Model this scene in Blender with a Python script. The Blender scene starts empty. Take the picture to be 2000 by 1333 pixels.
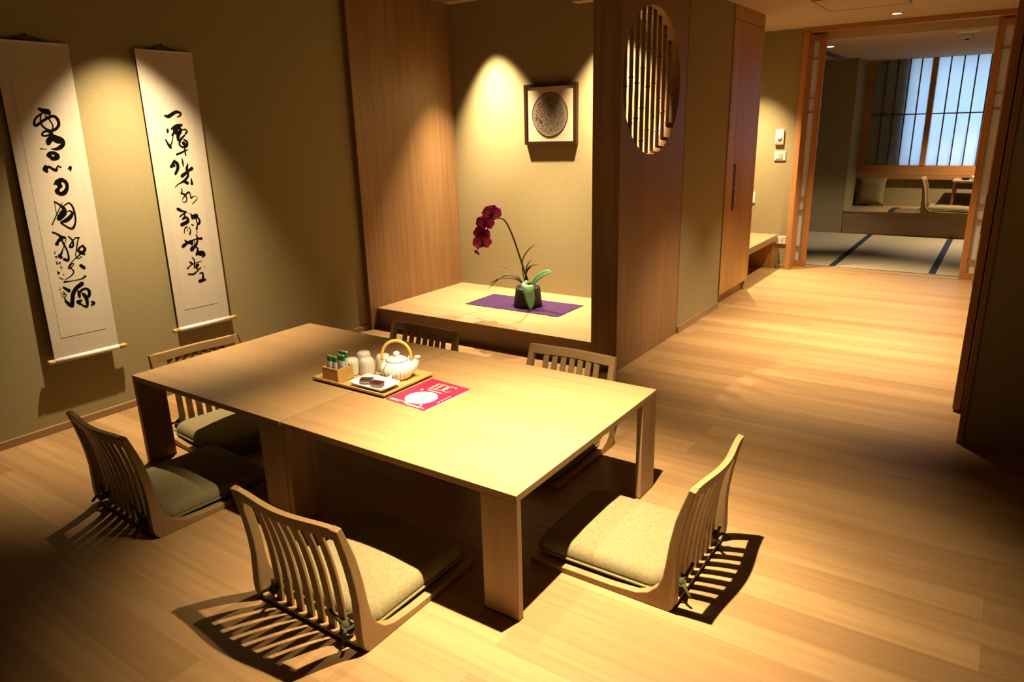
import bpy, bmesh, math, random
from mathutils import Vector, Matrix
C = bpy.context.scene.collection
PI = math.pi
random.seed(7)

# ------------------------------------------------------------------ materials
K = .60   # overall depth of the paints, woods and cloths
def deep(c): return tuple(x * K for x in c)
def new_mat(name, rough=.6, spec=.3):
    m = bpy.data.materials.new(name); m.use_nodes = True
    nt = m.node_tree; b = nt.nodes['Principled BSDF']
    b.inputs['Roughness'].default_value = rough
    b.inputs['Specular IOR Level'].default_value = spec
    return m, nt, b
def N(nt, kind, **kw):
    n = nt.nodes.new(kind)
    for k, v in kw.items():
        if hasattr(n, k) and k not in n.inputs: setattr(n, k, v)
        else: n.inputs[k].default_value = v
    return n
def coords(nt, scale=(1, 1, 1), kind='Object', loc=(0, 0, 0)):
    tc = N(nt, 'ShaderNodeTexCoord'); mp = N(nt, 'ShaderNodeMapping')
    mp.inputs['Scale'].default_value = scale; mp.inputs['Location'].default_value = loc
    nt.links.new(tc.outputs[kind], mp.inputs['Vector']); return mp.outputs['Vector']
def ramp(nt, fac, stops):
    r = N(nt, 'ShaderNodeValToRGB'); e = r.color_ramp.elements
    while len(e) < len(stops): e.new(.5)
    for el, (p, c) in zip(e, stops): el.position = p; el.color = (*c, 1)
    nt.links.new(fac, r.inputs['Fac']); return r.outputs['Color']
def mixc(nt, fac, a, b, mode='MIX'):
    m = N(nt, 'ShaderNodeMix', data_type='RGBA', blend_type=mode)
    for s, v in ((0, fac), (6, a), (7, b)):
        if hasattr(v, 'is_linked') or hasattr(v, 'links'): nt.links.new(v, m.inputs[s])
        elif s == 0: m.inputs[0].default_value = v
        else: m.inputs[s].default_value = (*v, 1)
    return m.outputs[2]
def bump(nt, b, h, s=.1, d=.002):
    n = N(nt, 'ShaderNodeBump'); n.inputs['Strength'].default_value = s; n.inputs['Distance'].default_value = d
    nt.links.new(h, n.inputs['Height']); nt.links.new(n.outputs['Normal'], b.inputs['Normal'])
def plain(name, col, rough=.6, spec=.3, metal=0., var=.06, scale=30):
    col = deep(col); m, nt, b = new_mat(name, rough, spec); b.inputs['Metallic'].default_value = metal
    n = N(nt, 'ShaderNodeTexNoise'); n.inputs['Scale'].default_value = scale
    nt.links.new(coords(nt), n.inputs['Vector'])
    c0 = tuple(x * (1 - var) for x in col); c1 = tuple(min(1, x * (1 + var)) for x in col)
    nt.links.new(ramp(nt, n.outputs['Fac'], [(.3, c0), (.7, c1)]), b.inputs['Base Color']); return m
def wood(name, col, axis=0, rough=.42, spec=.35, amt=.22, fine=1.):
    col = deep(col); m, nt, b = new_mat(name, rough, spec)
    sc = [26 * fine] * 3; sc[axis] = .9 * fine
    n = N(nt, 'ShaderNodeTexNoise', Detail=5., Roughness=.65, Distortion=.3); n.inputs['Scale'].default_value = 1.6
    nt.links.new(coords(nt, sc), n.inputs['Vector'])
    sc2 = [5.] * 3; sc2[axis] = .35
    n2 = N(nt, 'ShaderNodeTexNoise', Detail=2.); n2.inputs['Scale'].default_value = 1.
    nt.links.new(coords(nt, sc2, loc=(3, 7, 1)), n2.inputs['Vector'])
    d = tuple(x * (1 - amt * (1 + .25 * i)) for i, x in enumerate(col)); l = tuple(min(1, x * (1 + amt * .45)) for x in col)
    c = ramp(nt, n.outputs['Fac'], [(.25, d), (.55, col), (.8, l)])
    w = ramp(nt, n2.outputs['Fac'], [(.3, (.86, .82, .78)), (.7, (1.06, 1.05, 1.04))])
    nt.links.new(mixc(nt, 1., c, w, 'MULTIPLY'), b.inputs['Base Color'])
    bump(nt, b, n.outputs['Fac'], .06, .001); return m
def floor_mat(name, col):
    col = deep(col); m, nt, b = new_mat(name, .42, .25)
    v = coords(nt)
    br = N(nt, 'ShaderNodeTexBrick', offset=.37, offset_frequency=2)
    for k, val in (('Scale', 1.), ('Mortar Size', .0006), ('Mortar Smooth', .2), ('Bias', 0.), ('Brick Width', 1.7), ('Row Height', .115)): br.inputs[k].default_value = val
    br.inputs['Color1'].default_value = (.80, .755, .70, 1); br.inputs['Color2'].default_value = (1.08, 1.07, 1.06, 1); br.inputs['Mortar'].default_value = (.7, .62, .55, 1)
    nt.links.new(v, br.inputs['Vector'])
    n = N(nt, 'ShaderNodeTexNoise', Detail=5., Roughness=.6); n.inputs['Scale'].default_value = 1.5
    nt.links.new(coords(nt, (.8, 24, 24)), n.inputs['Vector'])
    n2 = N(nt, 'ShaderNodeTexNoise', Detail=2.); n2.inputs['Scale'].default_value = 1.
    nt.links.new(coords(nt, (.4, 5.5, 5)), n2.inputs['Vector'])
    c = ramp(nt, n.outputs['Fac'], [(.28, tuple(x * k for x, k in zip(col, (.84, .78, .72)))), (.6, col), (.85, tuple(x * 1.1 for x in col))])
    w = ramp(nt, n2.outputs['Fac'], [(.3, (.86, .83, .8)), (.7, (1.08, 1.07, 1.06))])
    c = mixc(nt, 1., c, br.outputs['Color'], 'MULTIPLY')
    nt.links.new(mixc(nt, 1., c, w, 'MULTIPLY'), b.inputs['Base Color'])
    bump(nt, b, n.outputs['Fac'], .05, .001); return m
def weave(name, col, freq=420, rough=.9, amt=.25, spec=.1):
    col = deep(col); m, nt, b = new_mat(name, rough, spec)
    v = coords(nt)
    n = N(nt, 'ShaderNodeTexNoise', Detail=3.); n.inputs['Scale'].default_value = 1.
    nt.links.new(coords(nt, (freq, freq * .25, freq)), n.inputs['Vector'])
    n2 = N(nt, 'ShaderNodeTexNoise', Detail=3.); n2.inputs['Scale'].default_value = 1.
    nt.links.new(coords(nt, (freq * .25, freq, freq * .25)), n2.inputs['Vector'])
    mx = N(nt, 'ShaderNodeMath', operation='ADD'); nt.links.new(n.outputs['Fac'], mx.inputs[0]); nt.links.new(n2.outputs['Fac'], mx.inputs[1])
    hf = N(nt, 'ShaderNodeMath', operation='MULTIPLY'); hf.inputs[1].default_value = .5; nt.links.new(mx.outputs[0], hf.inputs[0])
    d = tuple(x * (1 - amt) for x in col); l = tuple(min(1, x * (1 + amt)) for x in col)
    nt.links.new(ramp(nt, hf.outputs[0], [(.35, d), (.65, l)]), b.inputs['Base Color'])
    bump(nt, b, hf.outputs[0], .25, .001); return m
def glow(name, col, s):
    m = bpy.data.materials.new(name); m.use_nodes = True; nt = m.node_tree; nt.nodes.clear()
    e = N(nt, 'ShaderNodeEmission'); e.inputs['Color'].default_value = (*col, 1); e.inputs['Strength'].default_value = s
    o = N(nt, 'ShaderNodeOutputMaterial'); nt.links.new(e.outputs[0], o.inputs['Surface']); return m
def paper_glass(name, col, trans=.8, rough=.5):
    # frosted pane: light is scattered through it
    m = bpy.data.materials.new(name); m.use_nodes = True; nt = m.node_tree; nt.nodes.clear()
    t = N(nt, 'ShaderNodeBsdfTranslucent'); t.inputs['Color'].default_value = (*col, 1)
    d = N(nt, 'ShaderNodeBsdfDiffuse'); d.inputs['Color'].default_value = (*col, 1)
    g = N(nt, 'ShaderNodeBsdfGlossy'); g.inputs['Color'].default_value = (1, 1, 1, 1); g.inputs['Roughness'].default_value = .12
    n = N(nt, 'ShaderNodeTexNoise'); n.inputs['Scale'].default_value = 3.
    nt.links.new(coords(nt), n.inputs['Vector'])
    c = ramp(nt, n.outputs['Fac'], [(.3, tuple(x * .95 for x in col)), (.7, col)])
    nt.links.new(c, t.inputs['Color']); nt.links.new(c, d.inputs['Color'])
    mx = N(nt, 'ShaderNodeMixShader'); mx.inputs[0].default_value = trans
    nt.links.new(d.outputs[0], mx.inputs[1]); nt.links.new(t.outputs[0], mx.inputs[2])
    m2 = N(nt, 'ShaderNodeMixShader'); m2.inputs[0].default_value = .04
    nt.links.new(mx.outputs[0], m2.inputs[1]); nt.links.new(g.outputs[0], m2.inputs[2])
    o = N(nt, 'ShaderNodeOutputMaterial'); nt.links.new(m2.outputs[0], o.inputs['Surface']); return m
def striped_ceramic(name, n_lines, base=(.80, .77, .68), line=(.10, .10, .12), width=.05):
    base, line = deep(base), deep(line); m, nt, b = new_mat(name, .18, .5)
    v = coords(nt); sp = N(nt, 'ShaderNodeSeparateXYZ'); nt.links.new(v, sp.inputs[0])
    at = N(nt, 'ShaderNodeMath', operation='ARCTAN2'); nt.links.new(sp.outputs['Y'], at.inputs[0]); nt.links.new(sp.outputs['X'], at.inputs[1])
    mu = N(nt, 'ShaderNodeMath', operation='MULTIPLY'); mu.inputs[1].default_value = n_lines / (2 * PI); nt.links.new(at.outputs[0], mu.inputs[0])
    fr = N(nt, 'ShaderNodeMath', operation='FRACT'); nt.links.new(mu.outputs[0], fr.inputs[0])
    pp = N(nt, 'ShaderNodeMath', operation='PINGPONG'); pp.inputs[1].default_value = .5; nt.links.new(fr.outputs[0], pp.inputs[0])
    fl = N(nt, 'ShaderNodeMath', operation='FLOOR'); nt.links.new(mu.outputs[0], fl.inputs[0])
    wn = N(nt, 'ShaderNodeTexWhiteNoise', noise_dimensions='1D'); nt.links.new(fl.outputs[0], wn.inputs['W'])
    lc = ramp(nt, wn.outputs['Value'], [(0., line), (.55, (.13, .12, .09)), (1., (.25, .23, .14))])
    lt = N(nt, 'ShaderNodeMath', operation='LESS_THAN'); lt.inputs[1].default_value = width; nt.links.new(pp.outputs[0], lt.inputs[0])
    c = mixc(nt, lt.outputs[0], base, lc)
    nt.links.new(c, b.inputs['Base Color']); return m
def sachet_mat(name):
    m, nt, b = new_mat(name, .35, .5)
    v = coords(nt, kind='Generated'); sp = N(nt, 'ShaderNodeSeparateXYZ'); nt.links.new(v, sp.inputs[0])
    vo = N(nt, 'ShaderNodeTexVoronoi'); vo.inputs['Scale'].default_value = 5.; nt.links.new(v, vo.inputs['Vector'])
    low = ramp(nt, vo.outputs['Distance'], [(.0, (.06, .10, .02)), (.18, (.33, .31, .25)), (.5, (.48, .47, .42))])
    gt = N(nt, 'ShaderNodeMath', operation='GREATER_THAN'); gt.inputs[1].default_value = .75; nt.links.new(sp.outputs['Z'], gt.inputs[0])
    c = mixc(nt, gt.outputs[0], low, (.007, .10, .012))
    g2 = N(nt, 'ShaderNodeMath', operation='GREATER_THAN'); g2.inputs[1].default_value = .955; nt.links.new(sp.outputs['Z'], g2.inputs[0])
    c = mixc(nt, g2.outputs[0], c, (.21, .25, .18))
    nt.links.new(c, b.inputs['Base Color']); return m

WOODC = (.60, .385, .19)
M = dict(
    floor=floor_mat('oak_floor', (.52, .33, .155)),
    table=wood('table_oak_x', (.52, .335, .158), 0, amt=.14), table_z=wood('table_oak_z', (.46, .30, .155), 2),
    panel=wood('panel_oak_z', (.40, .225, .098), 2, amt=.26), panel_x=wood('panel_oak_x', (.46, .30, .155), 0),
    trim=wood('trim_cypress_z', (.66, .31, .105), 2), trim_x=wood('trim_cypress_x', (.60, .29, .10), 0), trim_y=wood('trim_oak_y', (.44, .28, .135), 1),
    door=wood('door_wood_z', (.50, .27, .11), 2),
    closet=wood('closet_oak_z', (.66, .34, .075), 2, amt=.3),
    chair=wood('chair_beech', (.46, .295, .13), 2, fine=1.4, amt=.14), chair_y=wood('chair_beech_y', (.46, .295, .13), 1, fine=1.4, amt=.14), chair_x=wood('chair_beech_x', (.46, .295, .13), 0, fine=1.4, amt=.14),
    wall=weave('olive_wallpaper', (.43, .355, .185), 260, .85, .07),
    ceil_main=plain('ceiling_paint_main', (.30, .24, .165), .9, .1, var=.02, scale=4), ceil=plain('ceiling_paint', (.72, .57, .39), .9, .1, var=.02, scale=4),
    cushion=weave('green_linen', (.30, .25, .125), 330, .95, .2), piping=weave('green_piping', (.26, .24, .11), 500, .9, .2),
    tie=weave('dark_green_cord', (.085, .075, .04), 600, .9, .3),
    paper=weave('silk_mount', (.74, .66, .55), 150, .8, .035), inner=plain('rice_paper', (.78, .70, .57), .85, .1, var=.025, scale=9),
    ink=plain('black_ink', (.006, .005, .004), .9, .02, var=.2), seal=plain('red_seal', (.55, .10, .06), .7), rod=plain('white_rod', (.86, .82, .76), .45, .3, var=.02), knob=wood('scroll_knob', (.66, .42, .12), 1, rough=.3),
    dark=plain('dark_cord', (.02, .016, .012), .8), darkframe=wood('dark_frame', (.045, .018, .010), 2, rough=.35),
    mat=plain('picture_mount', (.72, .60, .42), .85, .1, var=.02), disc=plain('grey_disc', (.30, .235, .17), .8, .1),
    bamboo=wood('smoked_bamboo', (.40, .26, .12), 2, rough=.4, amt=.4), bamboo_node=plain('bamboo_node', (.16, .095, .045), .5),
    purple=weave('purple_cloth', (.052, .019, .078), 300, .9, .25), pot=plain('rough_dark_clay', (.016, .009, .006), .6, .3, var=.35, scale=22),
    leaf=plain('orchid_leaf', (.075, .155, .062), .45, .3, var=.2, scale=14), grass=plain('dark_grass', (.03, .042, .014), .5), stem=plain('orchid_stem', (.022, .020, .009), .5),
    petal=plain('magenta_petal', (.52, .012, .26), .55, .3, var=.35, scale=45), lip=plain('dark_lip', (.22, .005, .09), .5),
    tray=wood('tray_bamboo', (.85, .56, .20), 0, rough=.35), box=wood('box_cedar', (.85, .53, .17), 0, rough=.5), handle=wood('rattan_handle', (1.15, .75, .14), 0, rough=.35),
    cup=striped_ceramic('striped_cup_glaze', 22, (1.0, .95, .80)), potglaze=striped_ceramic('striped_pot_glaze', 26, (1.35, 1.3, 1.22)), white=plain('white_glaze', (1.35, 1.3, 1.22), .15, .5, var=.015),
    lidline=plain('grey_brush_line', (.14, .14, .15), .3),
    sachet=sachet_mat('tea_sachet_print'), napkin=plain('white_napkin', (1.3, 1.26, 1.2), .85, var=.02), choc=plain('maroon_wrapper', (.10, .012, .02), .25, .6), silver=plain('silver_wrapper', (.40, .35, .34), .25, .6, metal=.7),
    red=plain('crimson_print', (.62, .018, .085), .4, .4, var=.08, scale=6), gold=plain('gold_print', (1.2, .85, .40), .4), printw=plain('white_print', (1.2, 1.12, 1.06), .5), pink=plain('pink_print', (.75, .38, .42), .5), greyp=plain('grey_print', (.35, .33, .33), .5),
    plastic=plain('cream_plastic', (.95, .84, .70), .4, .4, var=.02), plastic_d=plain('beige_plastic', (.55, .46, .36), .4, .4), black=plain('black_slot', (.015, .012, .010), .5),
    tatami=weave('tatami_rush', (.44, .37, .26), 240, .8, .14), border=weave('indigo_border', (.03, .036, .062), 420, .9, .25),
    pane=paper_glass('frosted_glass', (.74, .80, .84), .82), shoji=paper_glass('shoji_pane', (.78, .84, .84), .45),
    lamp=glow('lamp_lens', (1., .80, .55), 45.), metal=plain('grey_vent', (.22, .23, .25), .5, metal=.3), whitem=plain('white_housing', (.72, .68, .62), .5, var=.02),
    hidden_wall=plain('dark_plaster', (.10, .075, .05), .9),     bar=wood('dark_window_bar', (.13, .065, .028), 2), outside=plain('concrete_outside', (.18, .18, .17), .9),
)

LAY = [0.]   # each brush stroke lies a hair above the one before it
# ------------------------------------------------------------------ geometry helpers
class MB:
    def __init__(s): s.v = []; s.f = []; s.sm = []
    def add(s, vs, fs, smooth=False):
        o = len(s.v); s.v += [tuple(v) for v in vs]
        for f in fs: s.f.append([i + o for i in f]); s.sm.append(smooth)
        return s
    def box(s, x0, x1, y0, y1, z0, z1):
        vs = [(x, y, z) for z in (z0, z1) for y in (y0, y1) for x in (x0, x1)]
        return s.add(vs, [(0, 2, 3, 1), (4, 5, 7, 6), (0, 1, 5, 4), (2, 6, 7, 3), (0, 4, 6, 2), (1, 3, 7, 5)])
    def hexa(s, vs):
        return s.add(vs, [(0, 2, 3, 1), (4, 5, 7, 6), (0, 1, 5, 4), (2, 6, 7, 3), (0, 4, 6, 2), (1, 3, 7, 5)])
    def prism(s, prof, axis, a, b, smooth=False):
        n = len(prof)
        def pt(p, t): return ((t, p[0], p[1]), (p[0], t, p[1]), (p[0], p[1], t))[axis]
        vs = [pt(p, a) for p in prof] + [pt(p, b) for p in prof]
        fs = [(i, (i + 1) % n, n + (i + 1) % n, n + i) for i in range(n)]
        s.add(vs, fs, smooth)
        return s.add(vs, [tuple(range(n - 1, -1, -1)), tuple(range(n, 2 * n))])
    def tube(s, pts, r, n=10, caps=True, closed=False):
        pts = [Vector(p) for p in pts]; m = len(pts)
        rr = r if isinstance(r, (list, tuple)) else [r] * m
        vs = []; prev = None
        for i, p in enumerate(pts):
            a = pts[(i - 1) % m] if (closed or i) else p; c = pts[(i + 1) % m] if (closed or i < m - 1) else p
            t = (c - a).normalized()
            if prev is None: u = t.orthogonal().normalized()
            else:
                u = (prev - t * prev.dot(t))
                u = u.normalized() if u.length > 1e-6 else t.orthogonal().normalized()
            prev = u; w = t.cross(u)
            vs += [p + (u * math.cos(2 * PI * k / n) + w * math.sin(2 * PI * k / n)) * rr[i] for k in range(n)]
        fs = []
        for i in range(m if closed else m - 1):
            j = (i + 1) % m
            fs += [(i * n + k, i * n + (k + 1) % n, j * n + (k + 1) % n, j * n + k) for k in range(n)]
        s.add(vs, fs, True)
        if caps and not closed:
            s.add(vs[:n], [tuple(range(n - 1, -1, -1))]); s.add(vs[-n:], [tuple(range(n))])
        return s
    def lathe(s, prof, n=32, c=(0, 0, 0), smooth=True):
        vs = []; fs = []
        for (r, z) in prof:
            vs += [(c[0] + r * math.cos(2 * PI * k / n), c[1] + r * math.sin(2 * PI * k / n), c[2] + z) for k in range(n)]
        for i in range(len(prof) - 1):
            fs += [(i * n + k, i * n + (k + 1) % n, (i + 1) * n + (k + 1) % n, (i + 1) * n + k) for k in range(n)]
        return s.add(vs, fs, smooth)
    def ball(s, c, r, n=14, sc=(1, 1, 1)):
        vs = []; m = n // 2
        for i in range(m + 1):
            th = PI * i / m
            vs += [(c[0] + r * sc[0] * math.sin(th) * math.cos(2 * PI * k / n), c[1] + r * sc[1] * math.sin(th) * math.sin(2 * PI * k / n), c[2] - r * sc[2] * math.cos(th)) for k in range(n)]
        fs = [(i * n + k, i * n + (k + 1) % n, (i + 1) * n + (k + 1) % n, (i + 1) * n + k) for i in range(m) for k in range(n)]
        return s.add(vs, fs, True)
    def grid(s, rows, smooth=True, closed_u=False):
        n = len(rows[0]); vs = [p for r in rows for p in r]; fs = []
        for i in range(len(rows) - 1):
            for k in range(n if closed_u else n - 1):
                fs.append((i * n + k, i * n + (k + 1) % n, (i + 1) * n + (k + 1) % n, (i + 1) * n + k))
        return s.add(vs, fs, smooth)
    def build(s, name, mat, parent=None, bevel=0., seg=2, off=None, thick=0., sub=0):
        bm = bmesh.new(); o = Vector(off) if off is not None else Vector((0, 0, 0))
        bv = [bm.verts.new(Vector(v) - o) for v in s.v]
        for f, sm in zip(s.f, s.sm):
            try: fa = bm.faces.new([bv[i] for i in f]); fa.smooth = sm
            except ValueError: pass
        bmesh.ops.remove_doubles(bm, verts=bm.verts, dist=1e-6)
        bmesh.ops.recalc_face_normals(bm, faces=bm.faces)
        if bevel > 0:
            es = [e for e in bm.edges if len(e.link_faces) == 2 and e.calc_face_angle(0) > math.radians(35)]
            bmesh.ops.bevel(bm, geom=es, offset=bevel, segments=seg, profile=.5, affect='EDGES', clamp_overlap=True)
        me = bpy.data.meshes.new(name); bm.to_mesh(me); bm.free()
        ob = bpy.data.objects.new(name, me); C.objects.link(ob); me.materials.append(M[mat])
        if parent: ob.parent = parent
        if thick:
            md = ob.modifiers.new('thickness', 'SOLIDIFY'); md.thickness = thick; md.offset = 0
        if sub:
            md = ob.modifiers.new('smooth', 'SUBSURF'); md.levels = sub; md.render_levels = sub
        return ob
def tag(o, label, cat, group=None):
    o['label'] = label; o['category'] = cat
    if group: o['group'] = group
    return o
def thing(name, label, cat, loc=(0, 0, 0), rz=0., group=None):
    o = bpy.data.objects.new(name, None); C.objects.link(o); o.empty_display_size = .05
    o.location = loc; o.rotation_euler = (0, 0, rz); return tag(o, label, cat, group)
def struct(name, mb, mat, bevel=0., parent=None, **k):
    o = mb.build(name, mat, parent, bevel, **k)
    if not parent: o['kind'] = 'structure'
    return o
def dup(root, loc, rz, label, group):
    r = root.copy(); C.objects.link(r); r.location = loc; r.rotation_euler = (0, 0, rz); r['label'] = label
    if group: r['group'] = group
    for ch in list(root.children):
        c = ch.copy(); C.objects.link(c); c.parent = r
        for g in list(ch.children):
            d = g.copy(); C.objects.link(d); d.parent = c
    return r
def crom(pts, sub=6):
    P = [Vector(p) for p in pts]
    if len(P) < 2: return P
    P = [2 * P[0] - P[1]] + P + [2 * P[-1] - P[-2]]; out = []
    for i in range(1, len(P) - 2):
        a, b, c, d = P[i - 1:i + 3]
        for k in range(sub):
            t = k / sub
            out.append(.5 * (2 * b + (c - a) * t + (2 * a - 5 * b + 4 * c - d) * t * t + (3 * b - a - 3 * c + d) * t ** 3))
    out.append(P[-2]); return out
def brush(mb, stroke, to3, sub=5, k=1., nrm=Vector((0, 0, 1))):
    # a brush stroke: a ribbon of changing width with round ends, on a flat sheet
    q = crom(stroke, sub); n = len(q); L = []; R = []
    for i, p in enumerate(q):
        t = Vector((q[min(i + 1, n - 1)].x - q[max(i - 1, 0)].x, q[min(i + 1, n - 1)].y - q[max(i - 1, 0)].y))
        t = t.normalized() if t.length > 1e-9 else Vector((1, 0)); w = max(p.z, .0) * .5 * k
        L.append(to3(p.x - t.y * w, p.y + t.x * w)); R.append(to3(p.x + t.y * w, p.y - t.x * w))
    LAY[0] += 1.5e-6; mb.grid([[Vector(v) + nrm * LAY[0] for v in L], [Vector(v) + nrm * LAY[0] for v in R]], False)
    for p in (q[0], q[-1], *q[sub:-1:sub]):
        w = max(p.z, 0) * .5 * k
        LAY[0] += 1e-6
        if w > 0: mb.add([Vector(to3(p.x + w * math.cos(a * PI / 5), p.y + w * math.sin(a * PI / 5))) + nrm * LAY[0] for a in range(10)], [tuple(range(10))])
EXPO = 0.
SKY = 3.0
# recessed ceiling spots: name, place, aim, power, cone, softness, size
LIGHTS = [
    ('spot_table_core', (.075, .29, 2.19), (-.05, .29, 0), 620, 51, 1., .014),
    ('spot_table_wide', (.075, .29, 2.19), (-.04, .35, 0), 590, 76, 1., .014),
    ('spot_table_second', (-.416, .28, 2.19), (-.60, .38, 0), 240, 56, 1., .014),
    ('spot_scrolls', (-2.2, .54, 2.19), (-2.42, .50, 0), 520, 68, 1., .014),
    ('spot_alcove_left', (-2.2, 2.79, 2.19), (-2.05, 2.82, 0), 1050, 66, 1., .014),
    ('spot_alcove_right', (-1.24, 2.78, 2.19), (-1.15, 2.80, 0), 950, 74, 1., .014),
    ('spot_corridor_near', (.12, 2.85, 2.19), (.17, 2.85, 0), 760, 66, 1., .014),
    ('spot_corridor_middle', (.25, 3.85, 2.08), (.25, 3.85, 0), 640, 72, 1., .014),
    ('spot_corridor_far', (.092, 5.10, 2.08), (.092, 5.1, 0), 560, 72, 1., .014),
    ('spot_bench', (-1.0, 5.1, 2.08), (-1.0, 5.1, 0), 720, 74, 1., .014),
    ('spot_tatami', (-.607, 6.336, 1.98), (-.8, 7.4, 0), 130, 50, 1., .014, (1., .82, .60)),
    ('spot_tatami_right', (1.0, 7.0, 1.98), (.75, 7.1, 0), 130, 52, 1., .014, (1., .82, .60)),
    ('spot_desk', (1.15, 8.05, 1.98), (.7, 8.2, .3), 400, 84, 1., .014),
]

# brush strokes of the two scrolls: (across, up, width) in millimetres on the wall
INK_LEFT = [
 [(152,1460,8.4),(169,1451,16.9),(187,1447,18),(191,1436,6)],
 [(158,1439,6.6),(133,1423,6),(121,1401,7.5),(125,1390,8.4),(144,1401,8.4),(172,1418,8.4),(203,1430,9.4),(219,1417,10.5),(220,1394,10.1),(205,1376,9.4),(184,1368,7.5),(164,1376,6.6),(151,1391,6.6),(148,1407,5.4),(154,1436,3.6)],
 [(172,1433,4.2),(184,1417,4.7),(193,1397,4.2),(193,1381,4.7),(182,1358,4.2)],
 [(182,1358,6),(165,1367,6.7),(147,1360,6),(144,1349,6),(161,1347,6),(178,1355,6.7)],
 [(183,1361,7.5),(183,1345,18),(199,1331,25.3),(217,1324,21.9),(221,1309,13.5),(205,1295,13.5),(185,1289,8.4),(166,1291,1.5)],
 [(184,1342,16.9),(166,1326,18.7),(161,1316,15)],
 [(124,1293,3.4),(150,1290,1.5)],
 [(143,1264,3),(156,1272,10.1),(172,1273,11.8),(186,1265,13.5),(186,1254,15.2),(170,1248,13.5),(160,1245,6)],
 [(151,1264,13.5),(162,1253,12)],
 [(129,1218,9),(125,1205,15),(131,1195,9)],
 [(127,1209,15),(144,1214,8.4),(158,1203,9),(170,1199,10.5),(176,1212,4.5)],
 [(181,1216,5.6),(192,1210,5.1)],
 [(221,1200,3.4),(232,1208,9.4),(230,1194,6)],
 [(149,1138,4.5),(170,1149,16.9),(187,1154,13.5),(201,1140,11.8),(200,1119,11.8),(187,1100,15.2),(169,1094,13.5),(155,1107,15.2),(168,1122,8.4)],
 [(163,1146,16.9),(173,1128,15)],
 [(135,1063,4),(156,1044,6.7),(169,1025,13.5),(158,1006,20.6),(140,987,16.9)],
 [(135,1063,2),(133,1019,2),(136,1001,2)],
 [(166,1053,3),(131,1002,3.7),(106,963,4.2)],
 [(137,987,9),(169,1008,4.2),(190,1016,4),(200,1005,8.4),(188,988,13.5),(165,974,13.1),(145,971,5.1)],
 [(168,1039,3.4),(194,1051,4.7),(207,1032,6.1),(210,997,6.1),(206,965,6),(192,939,8.2),(178,937,6.7),(158,952,5.4),(144,967,6.7)],
 [(175,1004,3.4),(156,987,3.7)],
 [(101,929,6),(116,920,6),(129,905,8.4),(115,886,8.4),(108,876,13.1)],
 [(129,906,7.5),(146,899,8.4)],
 [(117,889,11.2),(134,897,10.1)],
 [(130,894,5.4),(138,865,6.1),(145,835,5.4),(145,807,6.7),(139,795,8.4),(125,803,9.4)],
 [(151,893,3),(133,858,3),(117,829,7.5),(107,820,11.2)],
 [(107,820,11.2),(114,813,10.1)],
 [(163,902,4),(177,880,5.4),(173,856,7.4),(159,856,6.7),(177,880,4),(193,892,4),(208,890,4.7)],
 [(203,888,4.7),(189,850,4.7),(176,812,3.4)],
 [(215,853,6.7),(223,834,9.4),(207,822,9.4),(192,832,8.4),(201,845,6.7),(215,852,5.1)],
 [(197,820,6.7),(216,812,6.7)],
 [(176,812,2.7),(185,797,3.7),(204,804,1.8)],
 [(215,825,4.7),(195,813,4.5),(160,790,2.7),(137,765,5.4),(140,757,3.4),(160,772,2.7),(156,778,2.7),(143,764,2.7),(154,740,4.2),(137,722,3.4),(107,709,1.3)],
 [(189,763,10.1),(202,750,11.2)],
 [(200,710,7.4),(181,701,4),(142,699,2.2),(104,700,6)],
 [(96,676,5.9),(116,657,11.8)],
 [(178,678,14.7),(151,663,14.2),(132,641,14.4),(123,614,14.2),(117,587,13.6)],
 [(92,613,7.1),(104,595,11.8),(116,585,13.1)],
 [(155,647,5.9),(156,626,10.6),(157,618,7.1)],
 [(158,636,8.3),(172,649,7.9),(192,652,7.1),(203,637,10.5),(199,617,10.5),(190,611,9.4)],
 [(173,630,9.2),(181,618,13.1),(185,596,11.8),(180,568,8.3),(167,573,6.6),(153,586,3.5)],
 [(145,597,13.1),(161,601,6.3)],
 [(148,596,8.4),(151,588,9.4)],
 [(204,587,4.7),(213,577,10.6),(200,569,4.7)],
 [(93,842,3.3),(90,834,3.3)],
 [(88,820,2.1),(97,819,2.4)],
 [(94,823,2.1),(92,811,2.1)],
 [(88,798,2.1),(93,787,2.1),(105,793,2.4),(103,783,2.4)],
 [(94,800,1.9),(87,783,1.7)],
 [(99,769,2.1),(108,770,1.9),(104,758,1.9)],
 [(86,754,2.8),(86,741,2.5),(93,745,3.1),(87,748,2.8)],
 [(108,737,1.9),(109,731,2.1)],
 [(88,728,1.5),(91,718,1.7),(104,715,1.5)],
 [(94,722,1.5),(101,711,1.7)],
 [(79,657,1.4),(85,640,1.3)],
 [(90,657,2.6),(96,648,2.1),(88,645,2.4),(99,643,2.6),(101,637,2.1),(89,627,2.4),(97,618,2.4)],
 [(79,634,1.7),(91,634,1.7)]]
INK_SEAL = [
 [(78,670,5.7),(78,667,5.7)],
 [(82,673,2.4),(86,671,2.4)],
 [(79,683,1),(81,678,1.2)]]
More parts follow.
